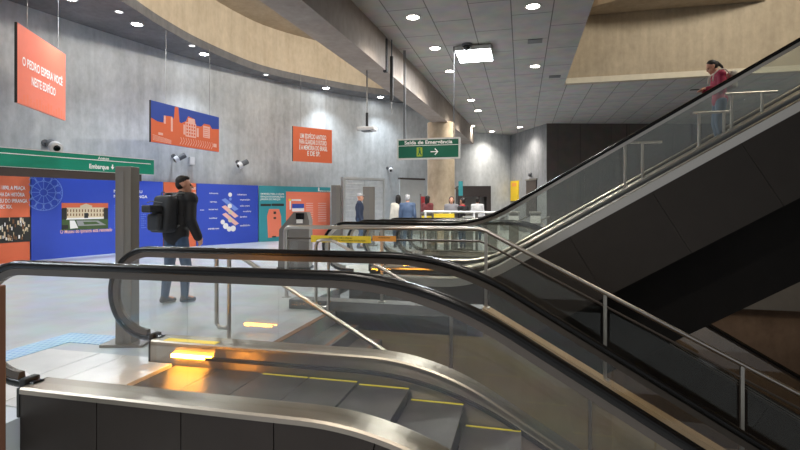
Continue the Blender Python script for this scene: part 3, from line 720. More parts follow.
b.build('city_print', [M['orange'], M['pink']], r, True)
PA, PB = at_depth(293, 205, 17.6), at_depth(332, 205, 18.55)
z0, z1 = at_depth(293, 161, 17.6).z, at_depth(293, 126, 17.6).z
r, L, h = poster('hanging_poster', 'small orange hanging poster with four lines of white text', PA, PB, z0, z1, M['orange'])
b = B()
for k, (s, a, c) in enumerate([('UM EDIFÍCIO ANTIGO',.17,.84),('PARA GUARDAR O FUTURO',.15,.85),('E A MEMÓRIA DO BRASIL',.15,.87),('E DE SP.',.35,.68)]): b.text(s, h*.19, L*a, h*(.68-.165*k), -.004, 0, width=L*(c-a), bold=.025)
b.build('lettering', M['white'], r, True)

# ------------------------------------------------------------------ green signs
PA, PB = Vector((-11.55,6.3,0)), at_depth(154, 205, 13.85)
L = math.hypot(PB.x-PA.x, PB.y-PA.y)
r = thing('direction_sign', 'long green direction sign band on the left wall', 'sign', (PA.x, PA.y, 2.19), math.atan2(PB.y-PA.y, PB.x-PA.x))
H2 = lambda px, py: (lambda q: (q[0], q[1]-2.19))(hit(px, py, PA, PB))
B().box((0,0,0), (L,.22,.41)).build('panel', M['green'], r, True)
b = B(); b.box((0,-.012,.40), (L,.22,.42)); b.build('edge_trim', M['frame'], r, True); B().box((0,-.012,-.012), (L,.22,.0)).build('edge_trim', M['frame'], r, True)
b = B(); b.rect(0, .278, L-.1, .295, -.004); b.build('line', M['white'], r, True)
b = B(); u0, _ = H2(89, 165); u1, _ = H2(108.5, 165); b.text('Embarque', .16, u0, .07, -.004, 0, width=u1-u0, bold=.025)
u2, _ = H2(112.5, 165); b.poly([(u2-.05,.14),(u2+.05,.14),(u2,.07)], -.004); b.rect(u2-.015, .13, u2+.015, .2, -.004)
u0, _ = H2(98, 160); u1, _ = H2(109, 160); b.text('Acesso', .10, u0, .31, -.004, 0, width=u1-u0)
b.build('lettering', M['white'], r, True)
B().box((L*.1,.02,-.2), (L-.35,.2,-.012)).build('shadow_strip', M['dark_brown'], r, True)  # dark box stands in for the shadow under the sign
for t in (.15, .5, .85): B().box((L*t-.03,.2,.05), (L*t+.03,.62 if t < .8 else .3,.3)).build('bracket', M['post'], r, True)
PS = at_y(428, 148, 11.7); wS = 1.52; hS = .50; zS = 2.44
r = thing('emergency_exit_sign', 'green hanging emergency exit sign with a white arrow', 'sign', (PS.x-wS/2, 11.7, zS))
B().box((.03,.015,.03), (wS-.03,.085,hS-.03)).build('panel', M['green_dk'], r, True)
b = B(); b.box((0,0,0), (wS,.1,.035)); b.box((0,0,hS-.035), (wS,.1,hS)); b.box((0,0,.035), (.035,.1,hS-.035)); b.box((wS-.035,0,.035), (wS,.1,hS-.035)); b.build('frame', M['frame'], r, True)
B().rect(.035, .325, wS-.035, .337, .012).build('line', M['white'], r, True)
b = B(); b.text('Saída de Emergência', .12, wS*.5, .365, .011, 0, 'CENTER', width=wS*.76, bold=.02); b.build('lettering', M['white'], r, True)
b = B(); ax, az = wS*.60, .175; b.rect(ax-.09, az-.011, ax+.07, az+.011, .011); b.ribbon([(ax+.01,az+.075),(ax+.08,az),(ax+.01,az-.075)], .026, .0105); b.build('arrow', M['white'], r, True)
b = B(); ex = wS*.33; b.rect(ex-.02, .07, ex+.12, .285, .012, 0)
b.poly([(ex+.05+.022*math.cos(k*PI/5), .25+.022*math.sin(k*PI/5)) for k in range(10)], .011, 1)
b.poly([(ex+.03,.22),(ex+.075,.22),(ex+.08,.16),(ex+.11,.10),(ex+.09,.09),(ex+.055,.15),(ex+.02,.09),(ex,.10),(ex+.035,.165)], .011, 1); b.build('exit_pictogram', [M['lime'], M['green_dk']], r, True)
for x in (.16, .19, wS-.15): B().cyl((x,.05,hS), (x,.05,ZC-zS), .012, seg=8).build('hanging_rod', M['cctv_g'], r, True)

# ------------------------------------------------------------------ security cameras and hung devices
def wall_point(px, py, off):                            # the spot in front of the curved wall that the sight line through px meets
    WP = smooth(LEFTW, 24); best = None
    for a, c in zip(WP, WP[1:]):
        if a[1] < 4: continue
        tx, ty = c[0]-a[0], c[1]-a[1]; l = math.hypot(tx, ty)
        if l < 1e-6: continue
        nn = Vector((ty/l, -tx/l, 0)); nn = nn if nn.x > 0 else -nn
        p = Vector((a[0], a[1], 0))+nn*off; dd = -SN*p.x+CS*p.y
        e = abs(HX+F*(CS*p.x+SN*p.y)/dd-px)
        if best is None or e < best[0]: best = (e, Vector((p.x, p.y, HC+(HY-py)/F*dd)), a, nn)
    return best[1:]
def cctv(px, py, d, aim, label, box=False, s=1.0):
    P, q, dn_ = wall_point(px, py, .34); dr = dn_*.34; dl = .34
    r = thing('security_camera', label, 'camera', (P.x, P.y, P.z))
    dn = dr.normalized(); back = Vector((0,0,.06*s))-dn*(dl)
    B().tube([tuple(back), tuple(back*.5+Vector((0,0,.02))), (0,0,.05*s)], .025*s, 8).build('bracket', M['cctv_g'], r, True)
    B().cyl(tuple(back), tuple(back+dn*.03), .07*s, seg=14).build('wall_plate', M['cctv_g'], r, True)
    a = Vector(aim).normalized()
    B().cyl(tuple(-a*.16*s), tuple(a*.14*s), .085*s, .085*s, 16).build('housing', M['cctv_g'], r, True)
    hd = B(); hd.cyl(tuple(a*.08*s), tuple(a*.2*s), .11*s, .105*s, 18); hd = hd.build('front_shell', M['cctv_w'], r, True)
    B().cyl(tuple(a*.2*s), tuple(a*.215*s), .06*s, .05*s, 16).build('lens', M['lens'], hd, True)
cctv(54, 145.5, 11.2, (.75,-.35,-.30), 'grey security camera just above the green sign, aimed right', s=1.3)
cctv(180.5, 157.5, 15.0, (-.5,-.7,-.5), 'dark security camera under the buildings poster')
cctv(243.5, 163.5, 17.0, (-.5,-.8,-.5), 'security camera on the wall between the posters, over the diagram board', s=1.1)
cctv(391.5, 169, 21.0, (.2,-.9,-.5), 'small dark security camera above the far doorway', s=1.0)
P, q, dn_ = wall_point(190.5, 161, .02); b = B(); b.bbox((-.09,-.1,-.13), (.09,0,.13), .015); o = b.build('junction_box', M['cctv_w']); o.location = P; o.rotation_euler = (0,0,math.atan2(dn_.x, -dn_.y))
tag(o, 'small white junction box right of the camera under the buildings poster', 'box')
# white device on a pole clamped to the beam
P = at_depth(367, 129, 11.1); Q = at_depth(385, 62, 11.1); Tp = at_depth(367, 70, 11.1)
r = thing('hanging_device', 'flat white device on a thin pole hung from the concrete beam', 'device', (P.x, P.y, P.z))
B().bbox((-.2,-.14,-.045), (.2,.14,.04), .02).build('body', M['cctv_w'], r, True)
B().box((-.1,-.1,-.06), (.1,.1,-.045)).build('underside_lens', M['cctv_g'], r, True)
B().tube([(0,0,.04),(0,0,Tp.z-P.z),(Q.x-P.x,Q.y-P.y,Tp.z-P.z+.02)], .018, 8).build('pole', M['cable'], r, True)
B().cyl((0,0,.04), (0,0,.36), .03, seg=10).build('sleeve', M['black'], r, True)
B().box((Q.x-P.x-.03,Q.y-P.y-.05,Tp.z-P.z-.05), (Q.x-P.x+.05,Q.y-P.y+.05,ZC-P.z-.05)).build('clamp', M['black'], r, True)
P = at_depth(389.5, 101, 11.3); z1 = ZC
r = thing('hanging_tube', 'dark vertical tube hung from the ceiling beside the beam', 'tube', (P.x+.05, P.y, P.z))
B().cyl((0,0,0), (0,0,1.0), .04, seg=12).build('tube', M['black'], r, True)
B().cyl((0,0,1.0), (0,0,ZC-P.z), .015, seg=8).build('rod', M['cctv_g'], r, True)
B().cyl((0,0,-.28), (0,0,0), .012, seg=8).build('tip', M['cable'], r, True)

# ------------------------------------------------------------------ lights of the hall
def add_light(kind, loc, power, col, size=.1, aim=None, spot=None, blend=.6):
    l = bpy.data.lights.new('hall_light', kind); l.energy = power; l.color = col
    if kind == 'SPOT': l.spot_size = math.radians(spot); l.spot_blend = 1.0; l.shadow_soft_size = size
    elif kind == 'AREA': l.shape = 'SQUARE'; l.size = size
    else: l.shadow_soft_size = size
    o = bpy.data.objects.new('hall_light', l); COL.objects.link(o); o.location = loc
    if aim is not None: o.rotation_euler = Vector(aim).to_track_quat('-Z', 'Y').to_euler()
    return o
def downlight(P, mat, power, col, label, group, rad=.1, spot=130, aim=(0,0,-1)):
    r = thing('ceiling_downlight', label, 'downlight', tuple(P), 0, group)
    b = B(); n = 24; vs = []
    for k in range(n):
        a = 2*PI*k/n
        for q, z in ((rad*1.35,0),(rad*1.3,-.02),(rad,-.012),(rad,0)): vs.append((q*math.cos(a), q*math.sin(a), z))
    fs = [(4*k+j, 4*((k+1) % n)+j, 4*((k+1) % n)+(j+1) % 4, 4*k+(j+1) % 4) for k in range(n) for j in range(4)]
    b.add(vs, fs); b.build('trim_ring', M['ring'], r, True)
    B().cyl((0,0,-.009), (0,0,0), rad, seg=20).build('lamp_disc', mat, r, True)
    if power: add_light('SPOT', (P[0],P[1],P[2]-.05), power, col, rad*.8, aim, spot)
WARM, COOL = (1,.93,.83), (.86,.94,1)
KD = 420
DL = [(413,17,'downlight in the second panel row, left near the beam top'), (533,6,'downlight at the top edge of the photo, nearest on the right'), (435,48,'downlight just left of the square light panel'),
      (450,71,'downlight right below the square light panel'), (535,66,'downlight right of the square light panel'), (471,100,'downlight midway down the ceiling, upper of the close pair'),
      (478,110.5,'downlight midway down the ceiling, lower of the close pair'), (472,126,'downlight over the round column, small'), (492,131.3,'small farthest downlight washing the pale far wall'),
      (520,127,'downlight before the far corner on the right')]
for px, py, lb in DL:
    P = at_z(px, py, ZC); downlight(P, M['bulb_warm'], KD, WARM, lb, 'round downlights in the panelled ceiling', .12)
for x, y in ((-1.9,1.2),(.3,2.4),(-1.9,-2),(.4,-1.2)): add_light('SPOT', (x,y,ZC-.03), KD, WARM, .1, (0,0,-1), 150)   # rows of the same lamps carry on behind the viewer
CL = [(70,-2,'bulb_cool','cove light at the top edge over the salmon poster'), (137,24,'bulb_cool','bright cove light above the grey wall, left of the middle'), (119,11.5,'bulb_dim','small dim cove light left of the bright one'),
      (192,45.5,'bulb_dim','small dim cove light just left of the second bright one'), (204,54,'bulb_cool','bright cove light above the buildings poster'), (266,74.5,'bulb_dim','small dim cove light midway along the curved soffit'),
      (326,88,'bulb_cool','bright cove light above the small orange poster'), (380.5,97,'bulb_cool','cove light farthest along the curved soffit, beside the hung device')]
for px, py, mk, lb in CL:
    P = at_z(px, py, ZS); downlight(P, M[mk], 900 if mk == 'bulb_cool' else 0, COOL, lb, 'cove lights in the curved soffit', .13 if mk == 'bulb_cool' else .08, 125, (.42,-.14,-1))
for x, y in ((-10.2,3.5),(-10.0,-1),(-8.5,1)): add_light('SPOT', (x,y,ZS-.05), 900, COOL, .1, (.42,-.14,-1), 125)
# unseen area lamps added behind the beam to brighten the pale ring wall, and daylight lamps high in the void on the right
for y in (1, 5, 9, 13, 17):
    l = add_light('AREA', (bx(y)-.5, y, 7.3), 110, (1,.92,.80), .5, (-1,.1,-.12)); l.data.shape = 'RECTANGLE'; l.data.size_y = .25
add_light('AREA', (6.5, 9.0, 9.3), 680, (1,.93,.82), 2.5, (-.1,1,-.55))
# square light panel
a0, a1 = at_z(457.5, 49.5, ZC-.1), at_z(488.5, 49.5, ZC-.1); f0 = at_z(470, 61.5, ZC-.1)
cx, cy = (a0.x+a1.x)/2, (a0.y+f0.y)/2
r = thing('light_panel', 'bright square white light panel under the ceiling', 'light panel', (cx, cy, ZC-.12))
B().bbox((-.42,-.5,0), (.42,.5,.10), .01).build('housing', M['frame'], r, True)
B().box((-.40,-.48,-.012), (.40,.48,0)).build('diffuser', M['led'], r, True)
for x in (-.3, .3): B().cyl((x,0,.1), (x,0,.12), .01, seg=6).build('hanger', M['cctv_g'], r, True)
add_light('AREA', (cx, cy, ZC-.15), 220, (.9,.96,1), .8, (0,0,-1))
P = at_z(467, 44, ZC)
r = thing('dome_camera', 'dark dome on the ceiling just before the square light panel', 'camera', (P.x, P.y, ZC))
B().cyl((0,0,-.05), (0,0,0), .12, seg=18).build('base', M['cctv_g'], r, True); B().ball((0,0,-.06), (.1,.1,.09)).build('dome', M['lens'], r, True)
for px, py, lb in ((700/4+360,164/4,'small dark ceiling speaker right of the square light panel'), (775/4+361,306/4,'dark rectangular vent at the right edge of the panelled ceiling')):
    P = at_z(px, py, ZC); r = thing('ceiling_vent', lb, 'vent', (P.x, P.y, ZC))
    B().box((-.16,-.14,-.012), (.16,.14,0)).build('grille', M['cctv_g'], r, True)

# ------------------------------------------------------------------ far wall furniture
P = at_depth(345, 225, 20.0); Q = at_depth(383, 225, 21.2)
L = math.hypot(Q.x-P.x, Q.y-P.y); zt = HC+(HY-180)/F*20.5
r = thing('louvred_door', 'pale grey louvred double door in the curved wall', 'door', (P.x, P.y, 0), math.atan2(Q.y-P.y, Q.x-P.x))
b = B(); b.box((-.1,-.03,0), (0,.16,zt+.1)); b.box((L,-.03,0), (L+.1,.16,zt+.1)); b.box((0,-.03,zt), (L,.16,zt+.1)); b.build('frame', M['doorframe'], r, True)
for k in range(2):
    d = B(); d.box((L*k/2+.01,0,0.01), (L*(k+1)/2-.01,.05,zt-.01))
    for j in range(22): d.extrude([(L*k/2+.06,-.02,.1+j*.1),(L*k/2+.06,.0,.14+j*.1),(L*k/2+.06,.0,.1+j*.1)], (L/2-.12,0,0))
    d.build('door_leaf', M['shutter'], r, True)
P = at_depth(400, 225, 22.4); Q = at_depth(424, 225, 23.2)
L = math.hypot(Q.x-P.x, Q.y-P.y); r = thing('service_door', 'grey flush door with a dark lintel left of the column', 'door', (P.x, P.y, 0), math.atan2(Q.y-P.y, Q.x-P.x))
B().box((0,0,0), (L,.06,2.5)).build('door_leaf', M['doorframe'], r, True); B().box((-.05,-.02,2.5), (L+.05,.08,2.58)).build('lintel', M['dark_brown'], r, True)
# ticket booth recessed in the far wall
P = at_depth(458, 225, 23.6); Q = at_depth(491, 225, 23.6)
L = math.hypot(Q.x-P.x, Q.y-P.y); r = thing('ticket_booth', 'dark-framed ticket booth with a lit window at the far wall', 'booth', (P.x, P.y, 0), math.atan2(Q.y-P.y, Q.x-P.x))
zt = HC+(HY-186)/F*23.6
b = B(); b.box((0,0,0), (.2,.9,zt)); b.box((L-.2,0,0), (L,.9,zt)); b.box((.2,0,zt-.5), (L-.2,.9,zt)); b.box((.2,0,0), (L-.2,.9,.9)); b.box((L*.62,0,.9), (L*.66,.1,zt-.5)); b.build('frame', M['dark_brown'], r, True)
B().box((.2,.7,.9), (L-.2,.75,zt-.5)).build('window', M['booth'], r, True)
P = at_depth(516, 190, 25.0); 
def onback(px): 
    u, _ = hit(px, 200, (-.6,27.4), (1.1,23.8)); t = u/math.hypot(1.7,3.6); return Vector((-.6+1.7*t, 27.4-3.6*t, 0)), hit
rz = math.atan2(-3.6, 1.7)
def wallitem(name, label, cat, px0, px1, py0, py1, mat, th=.05):
    u0, z0 = hit(px0, py1, (-.6,27.4), (1.1,23.8)); u1, z1 = hit(px1, py0, (-.6,27.4), (1.1,23.8))
    t = u0/math.hypot(1.7,3.6); r = thing(name, label, cat, (-.6+1.7*t, 27.4-3.6*t, z0), rz)
    return r, u1-u0, z1-z0
r, w, h = wallitem('notice_board', 'tall yellow poster on the far angled wall', 'poster', 511.5, 519, 180.5, 201, None)
B().box((0,-.06,0), (w,-.003,h)).build('panel', M['yposter'], r, True); B().box((-.03,-.05,-.03), (w+.03,-.002,0)).build('lower_edge', M['dark_brown'], r, True)
b = B(); b.rect(w*.2, h*.72, w*.8, h*.9, -.064); b.build('heading_block', M['amber_print'], r, True)
r, w, h = wallitem('service_door', 'dark doorway with a lamp over it on the far angled wall', 'door', 527, 537, 180, 216, None)
B().box((0,-.05,0), (w,-.003,h)).build('door_leaf', M['dark_brown'], r, True); B().box((-.06,-.07,h), (w+.06,-.003,h+.08)).build('lintel', M['post'], r, True)
B().ball((w*.45,-.08,h+.3), (.12,.08,.12)).build('bulkhead_lamp', M['cctv_g'], r, True)
P = at_depth(459, 184, 18.9); r = thing('teal_sign', 'small teal sign sticking out beside the column', 'sign', (P.x, P.y, 1.65))
B().box((-.02,0,.05), (.14,.05,.60)).build('panel', M['teal'], r, True); B().box((-.34,.015,.3), (-.02,.035,.36)).build('bracket', M['post'], r, True)
P = at_depth(424.5, 200, 17.6); r = thing('red_extinguisher_cabinet', 'red cabinet on a post left of the column', 'cabinet', (P.x, P.y, 0))
B().bbox((-.11,-.08,1.1), (.11,.08,1.65), .01).build('cabinet', plain('red_paint', srgb(150,40,44), .4), r, True); B().bbox((-.16,-.05,0), (-.11,.05,1.75), .005).build('stand', M['kiosk'], r, True)
# turnstile line
for k in range(6):
    px = 430+k*21; P = at_depth(px, 218, 14.2)
    r = thing('turnstile', ['turnstile at the left end of the far gate line','second turnstile from the left in the far gate line','third turnstile from the left in the far gate line','turnstile in the far gate line under the ticket booth','turnstile in the far gate line, second from the right','turnstile at the right end of the far gate line'][k], 'turnstile', (P.x, P.y, 0), 0, 'turnstiles of the far gate line')
    B().bbox((-.13,-.5,0), (.13,.5,1.1), .02).build('cabinet', M['kiosk'], r, True)
    B().bbox((-.16,-.52,1.1), (.16,.52,1.16), .01).build('top_cover', M['kiosk'], r, True)
    B().box((-.135,-.515,.85), (.135,-.501,1.05)).build('front_label', M['yellow'] if k < 2 else M['frame'], r, True)
    for j in range(3):
        a = 2*PI*j/3+.5; B().cyl((.13,0,.9), (.13+.25,.0+.25*math.cos(a),.9+.25*math.sin(a)), .018, seg=8).build('arm', M['steel'], r, True)
b = B(); A_, C_ = at_depth(424, 211.5, 13.6), at_depth(500, 212.5, 13.6)
r = thing('barrier_rail', 'white barrier rail in front of the far gate line', 'rail', (A_.x, A_.y, 0))
rr = lambda t: A_.lerp(C_, t)
B().tube([tuple(rr(0)), tuple(rr(1))], .028, 10).build('top_rail', M['frame'], r)
for t in (.02, .34, .66, .98): p = rr(t); B().cyl((p.x,p.y,0), tuple(p), .03, seg=10).build('post', M['cctv_w'], r)
A_, C_ = at_depth(434, 214, 13.35), at_depth(455, 214.5, 13.35)
r = thing('yellow_barrier', 'low yellow barrier panel under the white rail, left of the person in red', 'barrier', (A_.x, A_.y, 0))
B().box((A_.x,A_.y-.03,.98), (C_.x,A_.y+.03,1.12)).build('panel', M['yellow'], r)
for x in (A_.x+.05, C_.x-.05): B().box((x-.02,A_.y-.02,0), (x+.02,A_.y+.02,1.0)).build('leg', M['post'], r)
# grey kiosk at the left end of the guard rail
P = at_depth(297, 268, 10.6); r = thing('information_kiosk', 'grey sloping kiosk with a dark screen behind the guard rail end', 'kiosk', (P.x, P.y, 0), YAW)
b = B(); b.extrude([(-.36,-.2,0),(-.33,-.2,.84),(-.03,-.2,1.2),(.24,-.2,1.2),(.29,-.2,1.02),(.29,-.2,0)], (0,.42,0)); b.build('cabinet', M['kiosk'], r, True)
B().box((.02,-.212,1.05), (.19,-.2,1.18)).build('screen', M['lens'], r, True); B().box((.03,-.215,.97), (.16,-.2,1.05)).build('keypad', M['white'], r, True)
B().box((-.38,-.22,0), (.31,.24,.05)).build('plinth', M['black'], r, True)

# ------------------------------------------------------------------ people
def remeshed(name, parts, vox, mats, parent, smooth_it=5, paint=None):
    bm = bmesh.new()
    for p in parts:
        if p[0] == 'c':                                    # tapered capsule
            _, a, ra, c, rc = p; a, c = Vector(a), Vector(c); d = c-a; L = d.length
            for q, rq in ((a, ra), (c, rc)):
                r_ = bmesh.ops.create_uvsphere(bm, u_segments=12, v_segments=8, radius=rq); bmesh.ops.translate(bm, verts=r_['verts'], vec=q)
            if L > 1e-4:
                rot = d.to_track_quat('Z', 'Y').to_matrix().to_4x4()
                bmesh.ops.create_cone(bm, cap_ends=True, segments=12, radius1=ra, radius2=rc, depth=L, matrix=Matrix.Translation((a+c)/2) @ rot)
        else:                                              # ellipsoid, optional rotation about X
            _, c, r3 = p[:3]; rx = p[3] if len(p) > 3 else 0
            mt = Matrix.Translation(Vector(c)) @ Matrix.Rotation(rx, 4, 'X') @ Matrix.Diagonal((*r3, 1))
            bmesh.ops.create_uvsphere(bm, u_segments=16, v_segments=12, radius=1, matrix=mt)
    me = bpy.data.meshes.new(name); bm.to_mesh(me); bm.free()
    o = bpy.data.objects.new(name, me); COL.objects.link(o)
    md = o.modifiers.new('r', 'REMESH'); md.mode = 'VOXEL'; md.voxel_size = vox; md.use_smooth_shade = True
    m2 = o.modifiers.new('s', 'SMOOTH'); m2.iterations = smooth_it; m2.factor = .5
    dg = bpy.context.evaluated_depsgraph_get(); m3 = bpy.data.meshes.new_from_object(o.evaluated_get(dg))
    nm = o.name; bpy.data.objects.remove(o); bpy.data.meshes.remove(me)
    for m in mats: m3.materials.append(m)
    m3.polygons.foreach_set('use_smooth', [True]*len(m3.polygons))
    if paint:
        for p in m3.polygons: p.material_index = paint(p.center)
    m3.name = name
    o = bpy.data.objects.new(name, m3); COL.objects.link(o); o.parent = parent; W[o.name] = W[parent.name]
    return o
def person(label, loc, heading, H=1.75, top='jacket', legs='jeans', hair='hair_dk', skin='skin', vox=.013, arms=None, stride=0.0, lean=0.0, headrot=0.0, nod=0.0, style='short', female=False, shoe='shoe', bulk=1.0):
    """local: faces +Y, X to the person's right"""
    s = H/1.75; V = lambda x, y, z: (x*s, y*s, z*s)
    r = thing('person', label, 'person', loc, heading-PI/2)
    sw = .175 if female else .19
    ln = lambda z: lean*(z-.95)                            # forward lean grows with height
    hip = {q: V(.09*q, 0, .92) for q in (-1, 1)}
    ft = {1: stride, -1: -stride}                          # right foot ahead for a positive stride
    lift = {1: 0, -1: (.06 if abs(stride) > .1 else 0)}
    knee = {q: V(.095*q, ft[q]*.55+.05*(1 if ft[q] >= 0 else .3), .5) for q in (-1, 1)}
    ank = {q: V(.10*q, ft[q]-.02, .085+lift[q]) for q in (-1, 1)}
    sh = {q: V(sw*q, ln(1.42), 1.42) for q in (-1, 1)}
    arms = arms or {1: ((.05,-.03,-.29), (.02,.06,-.25)), -1: ((-.05,.0,-.29), (-.02,.08,-.24))}
    el = {q: tuple(Vector(sh[q])+Vector(arms[q][0])*s) for q in (-1, 1)}
    wr = {q: tuple(Vector(el[q])+Vector(arms[q][1])*s) for q in (-1, 1)}
    hy = ln(1.62)+.02+nod*.5; hz = 1.625-nod*.1; Hc = Vector(V(0, hy, hz))
    rot = Matrix.Rotation(headrot, 3, 'Z') @ Matrix.Rotation(-nod*3, 3, 'X')
    hp = lambda x, y, z: tuple(Hc+rot @ Vector(V(x, y, z)))
    head = [('e', hp(0,-.01,.03), V(.077,.094,.098)), ('e', hp(0,.035,-.035), V(.058,.062,.082)), ('c', hp(0,.088,.0), .013*s, hp(0,.112,-.03), .016*s),
            ('e', hp(.078,-.005,-.005), V(.014,.022,.034)), ('e', hp(-.078,-.005,-.005), V(.014,.022,.034)), ('c', hp(-.022,.09,-.072), .011*s, hp(.022,.09,-.072), .011*s),
            ('c', hp(-.035,.078,.022), .014*s, hp(.035,.078,.022), .014*s), ('e', hp(0,.078,-.105), V(.026,.022,.02)), ('c', V(0,ln(1.45),1.43), .062*s, hp(0,-.015,-.07), .055*s)]
    torso = [('e', V(0,0,.96), V(.155,.112,.13)), ('e', V(0,ln(1.12),1.12), V(.138,.1,.17)), ('e', V(0,ln(1.28),1.28), V(.165,.118,.19)), ('c', sh[-1], .062*s, sh[1], .062*s)]
    legs_ = []; arms_ = []; hands = []
    for q in (-1, 1):
        legs_ += [('c', hip[q], .088*s, knee[q], .057*s), ('c', knee[q], .056*s, tuple(Vector(knee[q]).lerp(Vector(ank[q]), .35)-Vector((0,.012*s,0))), .054*s), ('c', tuple(Vector(knee[q]).lerp(Vector(ank[q]), .35)-Vector((0,.012*s,0))), .054*s, ank[q], .037*s)]
        arms_ += [('c', sh[q], .052*s, el[q], .041*s), ('c', el[q], .041*s, wr[q], .028*s)]
        d = (Vector(wr[q])-Vector(el[q])).normalized(); side = Vector((1,0,0)); side = (side-d*side.dot(d)).normalized(); nrm = d.cross(side)
        wv = Vector(wr[q]); fw = Vector((0,1,0)); fw = (fw-d*fw.dot(d)); fw = fw.normalized() if fw.length > .2 else nrm
        inw = d.cross(fw)
        hands.append(('c', tuple(wv), .026*s, tuple(wv+d*.075*s+fw*.02*s), .022*s)); hands.append(('c', tuple(wv), .024*s, tuple(wv+d*.075*s-fw*.02*s), .02*s))
        cv = inw*(-1 if (inw.x*q) > 0 else 1)
        for k, ll in enumerate((.066,.076,.07,.054)):
            f0 = wv+d*.08*s+fw*(.033-.022*k)*s; f1 = f0+(d*.82+cv*.3).normalized()*ll*.5*s; f2 = f1+(d*.5+cv*.8).normalized()*ll*.5*s
            hands += [('c', tuple(f0), .0098*s, tuple(f1), .009*s), ('c', tuple(f1), .009*s, tuple(f2), .008*s)]
        t0 = wv+d*.025*s+fw*.026*s; t1 = t0+(d*.6+fw*.8).normalized()*.035*s; hands += [('c', tuple(t0), .012*s, tuple(t1), .0105*s), ('c', tuple(t1), .0105*s, tuple(t1+(d*.95+cv*.3).normalized()*.03*s), .009*s)]
    feet = []
    for q in (-1, 1): a = Vector(ank[q]); feet += [('c', tuple(a), .036*s, tuple(a+Vector((0,.13,-.045))*s), .03*s)]
    remeshed('body', head+torso+legs_+arms_+hands+feet, vox if vox > .014 else .009, [M[skin]], r, 3)
    fat = lambda L, k: [(p[0], p[1], p[2]+k, p[3], p[4]+k) if p[0] == 'c' else (p[0], p[1], tuple(v+k for v in p[2])) for p in L]
    jk = fat(torso, .022*bulk)+fat(arms_, .017*bulk)+[('e', V(0,0,.93), V(.172,.135,.12)), ('c', V(0,ln(1.44)-.02,1.46), .07*s, V(0,ln(1.48),1.485), .066*s)]
    jk = [p for p in jk]
    o = remeshed('jacket' if top in ('jacket','maroon','denim','cream_coat') else 'shirt', jk, vox*1.1, [M[top]], r, 4)
    o = remeshed('trousers', fat(legs_, .014)+[('e', V(0,0,.92), V(.162,.122,.12))], vox*1.1, [M[legs]], r, 4)
    for q in (-1, 1):
        a = Vector(ank[q]); g = -a.z+lift[q]*s
        sh_ = [('c', tuple(a+Vector((0,-.03,-.035))*s), .045*s, tuple(a+Vector((0,.05,-.035))*s), .045*s), ('c', tuple(a+Vector((0,.05,-.045))*s), .042*s, tuple(a+Vector((0,.15,-.055))*s), .034*s), ('c', tuple(a+Vector((0,-.015,.0))*s), .045*s, tuple(a), .045*s)]
        z0 = lift[q]*s
        o = remeshed('shoe', sh_, .011, [M[shoe], M['sole']], r, 3, paint=lambda c, z0=z0: 1 if c.z < z0+.022 else 0)
        for v in o.data.vertices:
            if v.co.z < z0+.004: v.co.z = z0+.004
    hr = [('e', hp(0,-.022,.045), V(.086,.1,.1))]
    if style == 'short': hr = [('e', hp(0,-.028,.058), V(.083,.092,.082)), ('e', hp(0,-.04,.015), V(.082,.075,.09)), ('e', hp(0,.015,.1), V(.062,.06,.032))]
    if style == 'tail': hr = [('e', hp(0,-.028,.055), V(.084,.094,.084)), ('e', hp(0,-.05,.0), V(.078,.062,.08)), ('c', hp(0,-.115,.03), .034*s, hp(0,-.15,-.08), .026*s), ('c', hp(0,-.15,-.08), .026*s, hp(0,-.13,-.2), .012*s)]
    if style == 'long': hr = [('e', hp(0,-.028,.055), V(.087,.096,.086)), ('c', hp(-.055,-.045,.0), .045*s, hp(-.06,-.05,-.16), .03*s), ('c', hp(.055,-.045,.0), .045*s, hp(.06,-.05,-.16), .03*s), ('c', hp(0,-.07,.0), .06*s, hp(0,-.075,-.17), .045*s)]
    if style == 'cap': hr = [('e', hp(0,-.015,.065), V(.09,.1,.075)), ('e', hp(0,.1,.06), V(.06,.06,.012))]
    remeshed('cap' if style == 'cap' else 'hair', hr, vox*.8, [M[hair]], r, 3)
    for q in (-1, 1): B().ball(hp(.03*q,.083,.0), .0115*s, u=8, v=6).build('eye', M['lens'], r, True)
    return r, dict(sh=sh, wr=wr, hp=hp, s=s)
def deg(a): return math.radians(a)
# walking man with the backpack
mp = at_depth(176, 302, 6.9); head_ = YAW+deg(63)
man, J = person('man in a black jacket and jeans walking away with a black backpack', (mp.x, mp.y, 0), head_, 1.755, 'jacket', 'jeans', 'hair_dk', 'skin', .012, stride=.08, lean=.17, headrot=deg(-38), bulk=2.0,
    arms={1: ((.07,-.06,-.28), (.03,.10,-.23)), -1: ((-.07,.0,-.29), (-.02,.08,-.24))})
bp = thing('backpack', 'large black backpack on the back of the walking man', 'backpack', tuple(Vector((mp.x, mp.y, .98))), head_-PI/2)
b = B(); bm = bmesh.new(); bmesh.ops.create_cube(bm, size=1)
for v in bm.verts: v.co = Vector((v.co.x*.34, -.205+v.co.y*.22*(.72 if v.co.z > 0 else 1)+(.05 if v.co.z > 0 else 0), .25+v.co.z*.5))
bmesh.ops.bevel(bm, geom=bm.edges[:], offset=.07, segments=4, profile=.6, affect='EDGES'); b.from_bm(bm, 0, True); b.build('main_compartment', M['pack'], bp, True)
b = B(); b.bbox((-.12,-.37,.03), (.12,-.28,.26), .035); b.build('front_pocket', M['pack'], bp, True)
b = B(); b.bbox((-.10,-.46,.27), (.08,-.27,.37), .02); b.build('rolled_bundle', M['pack'], bp, True)
for q in (-1, 1): B().tube([(.11*q,-.12,.47),(.12*q,-.06,.525),(.125*q,.04,.53),(.13*q,.135,.44),(.135*q,.155,.3),(.14*q,.06,.14),(.12*q,-.12,.06)], .017, 8).build('shoulder_strap', M['pack_trim'], bp, True)
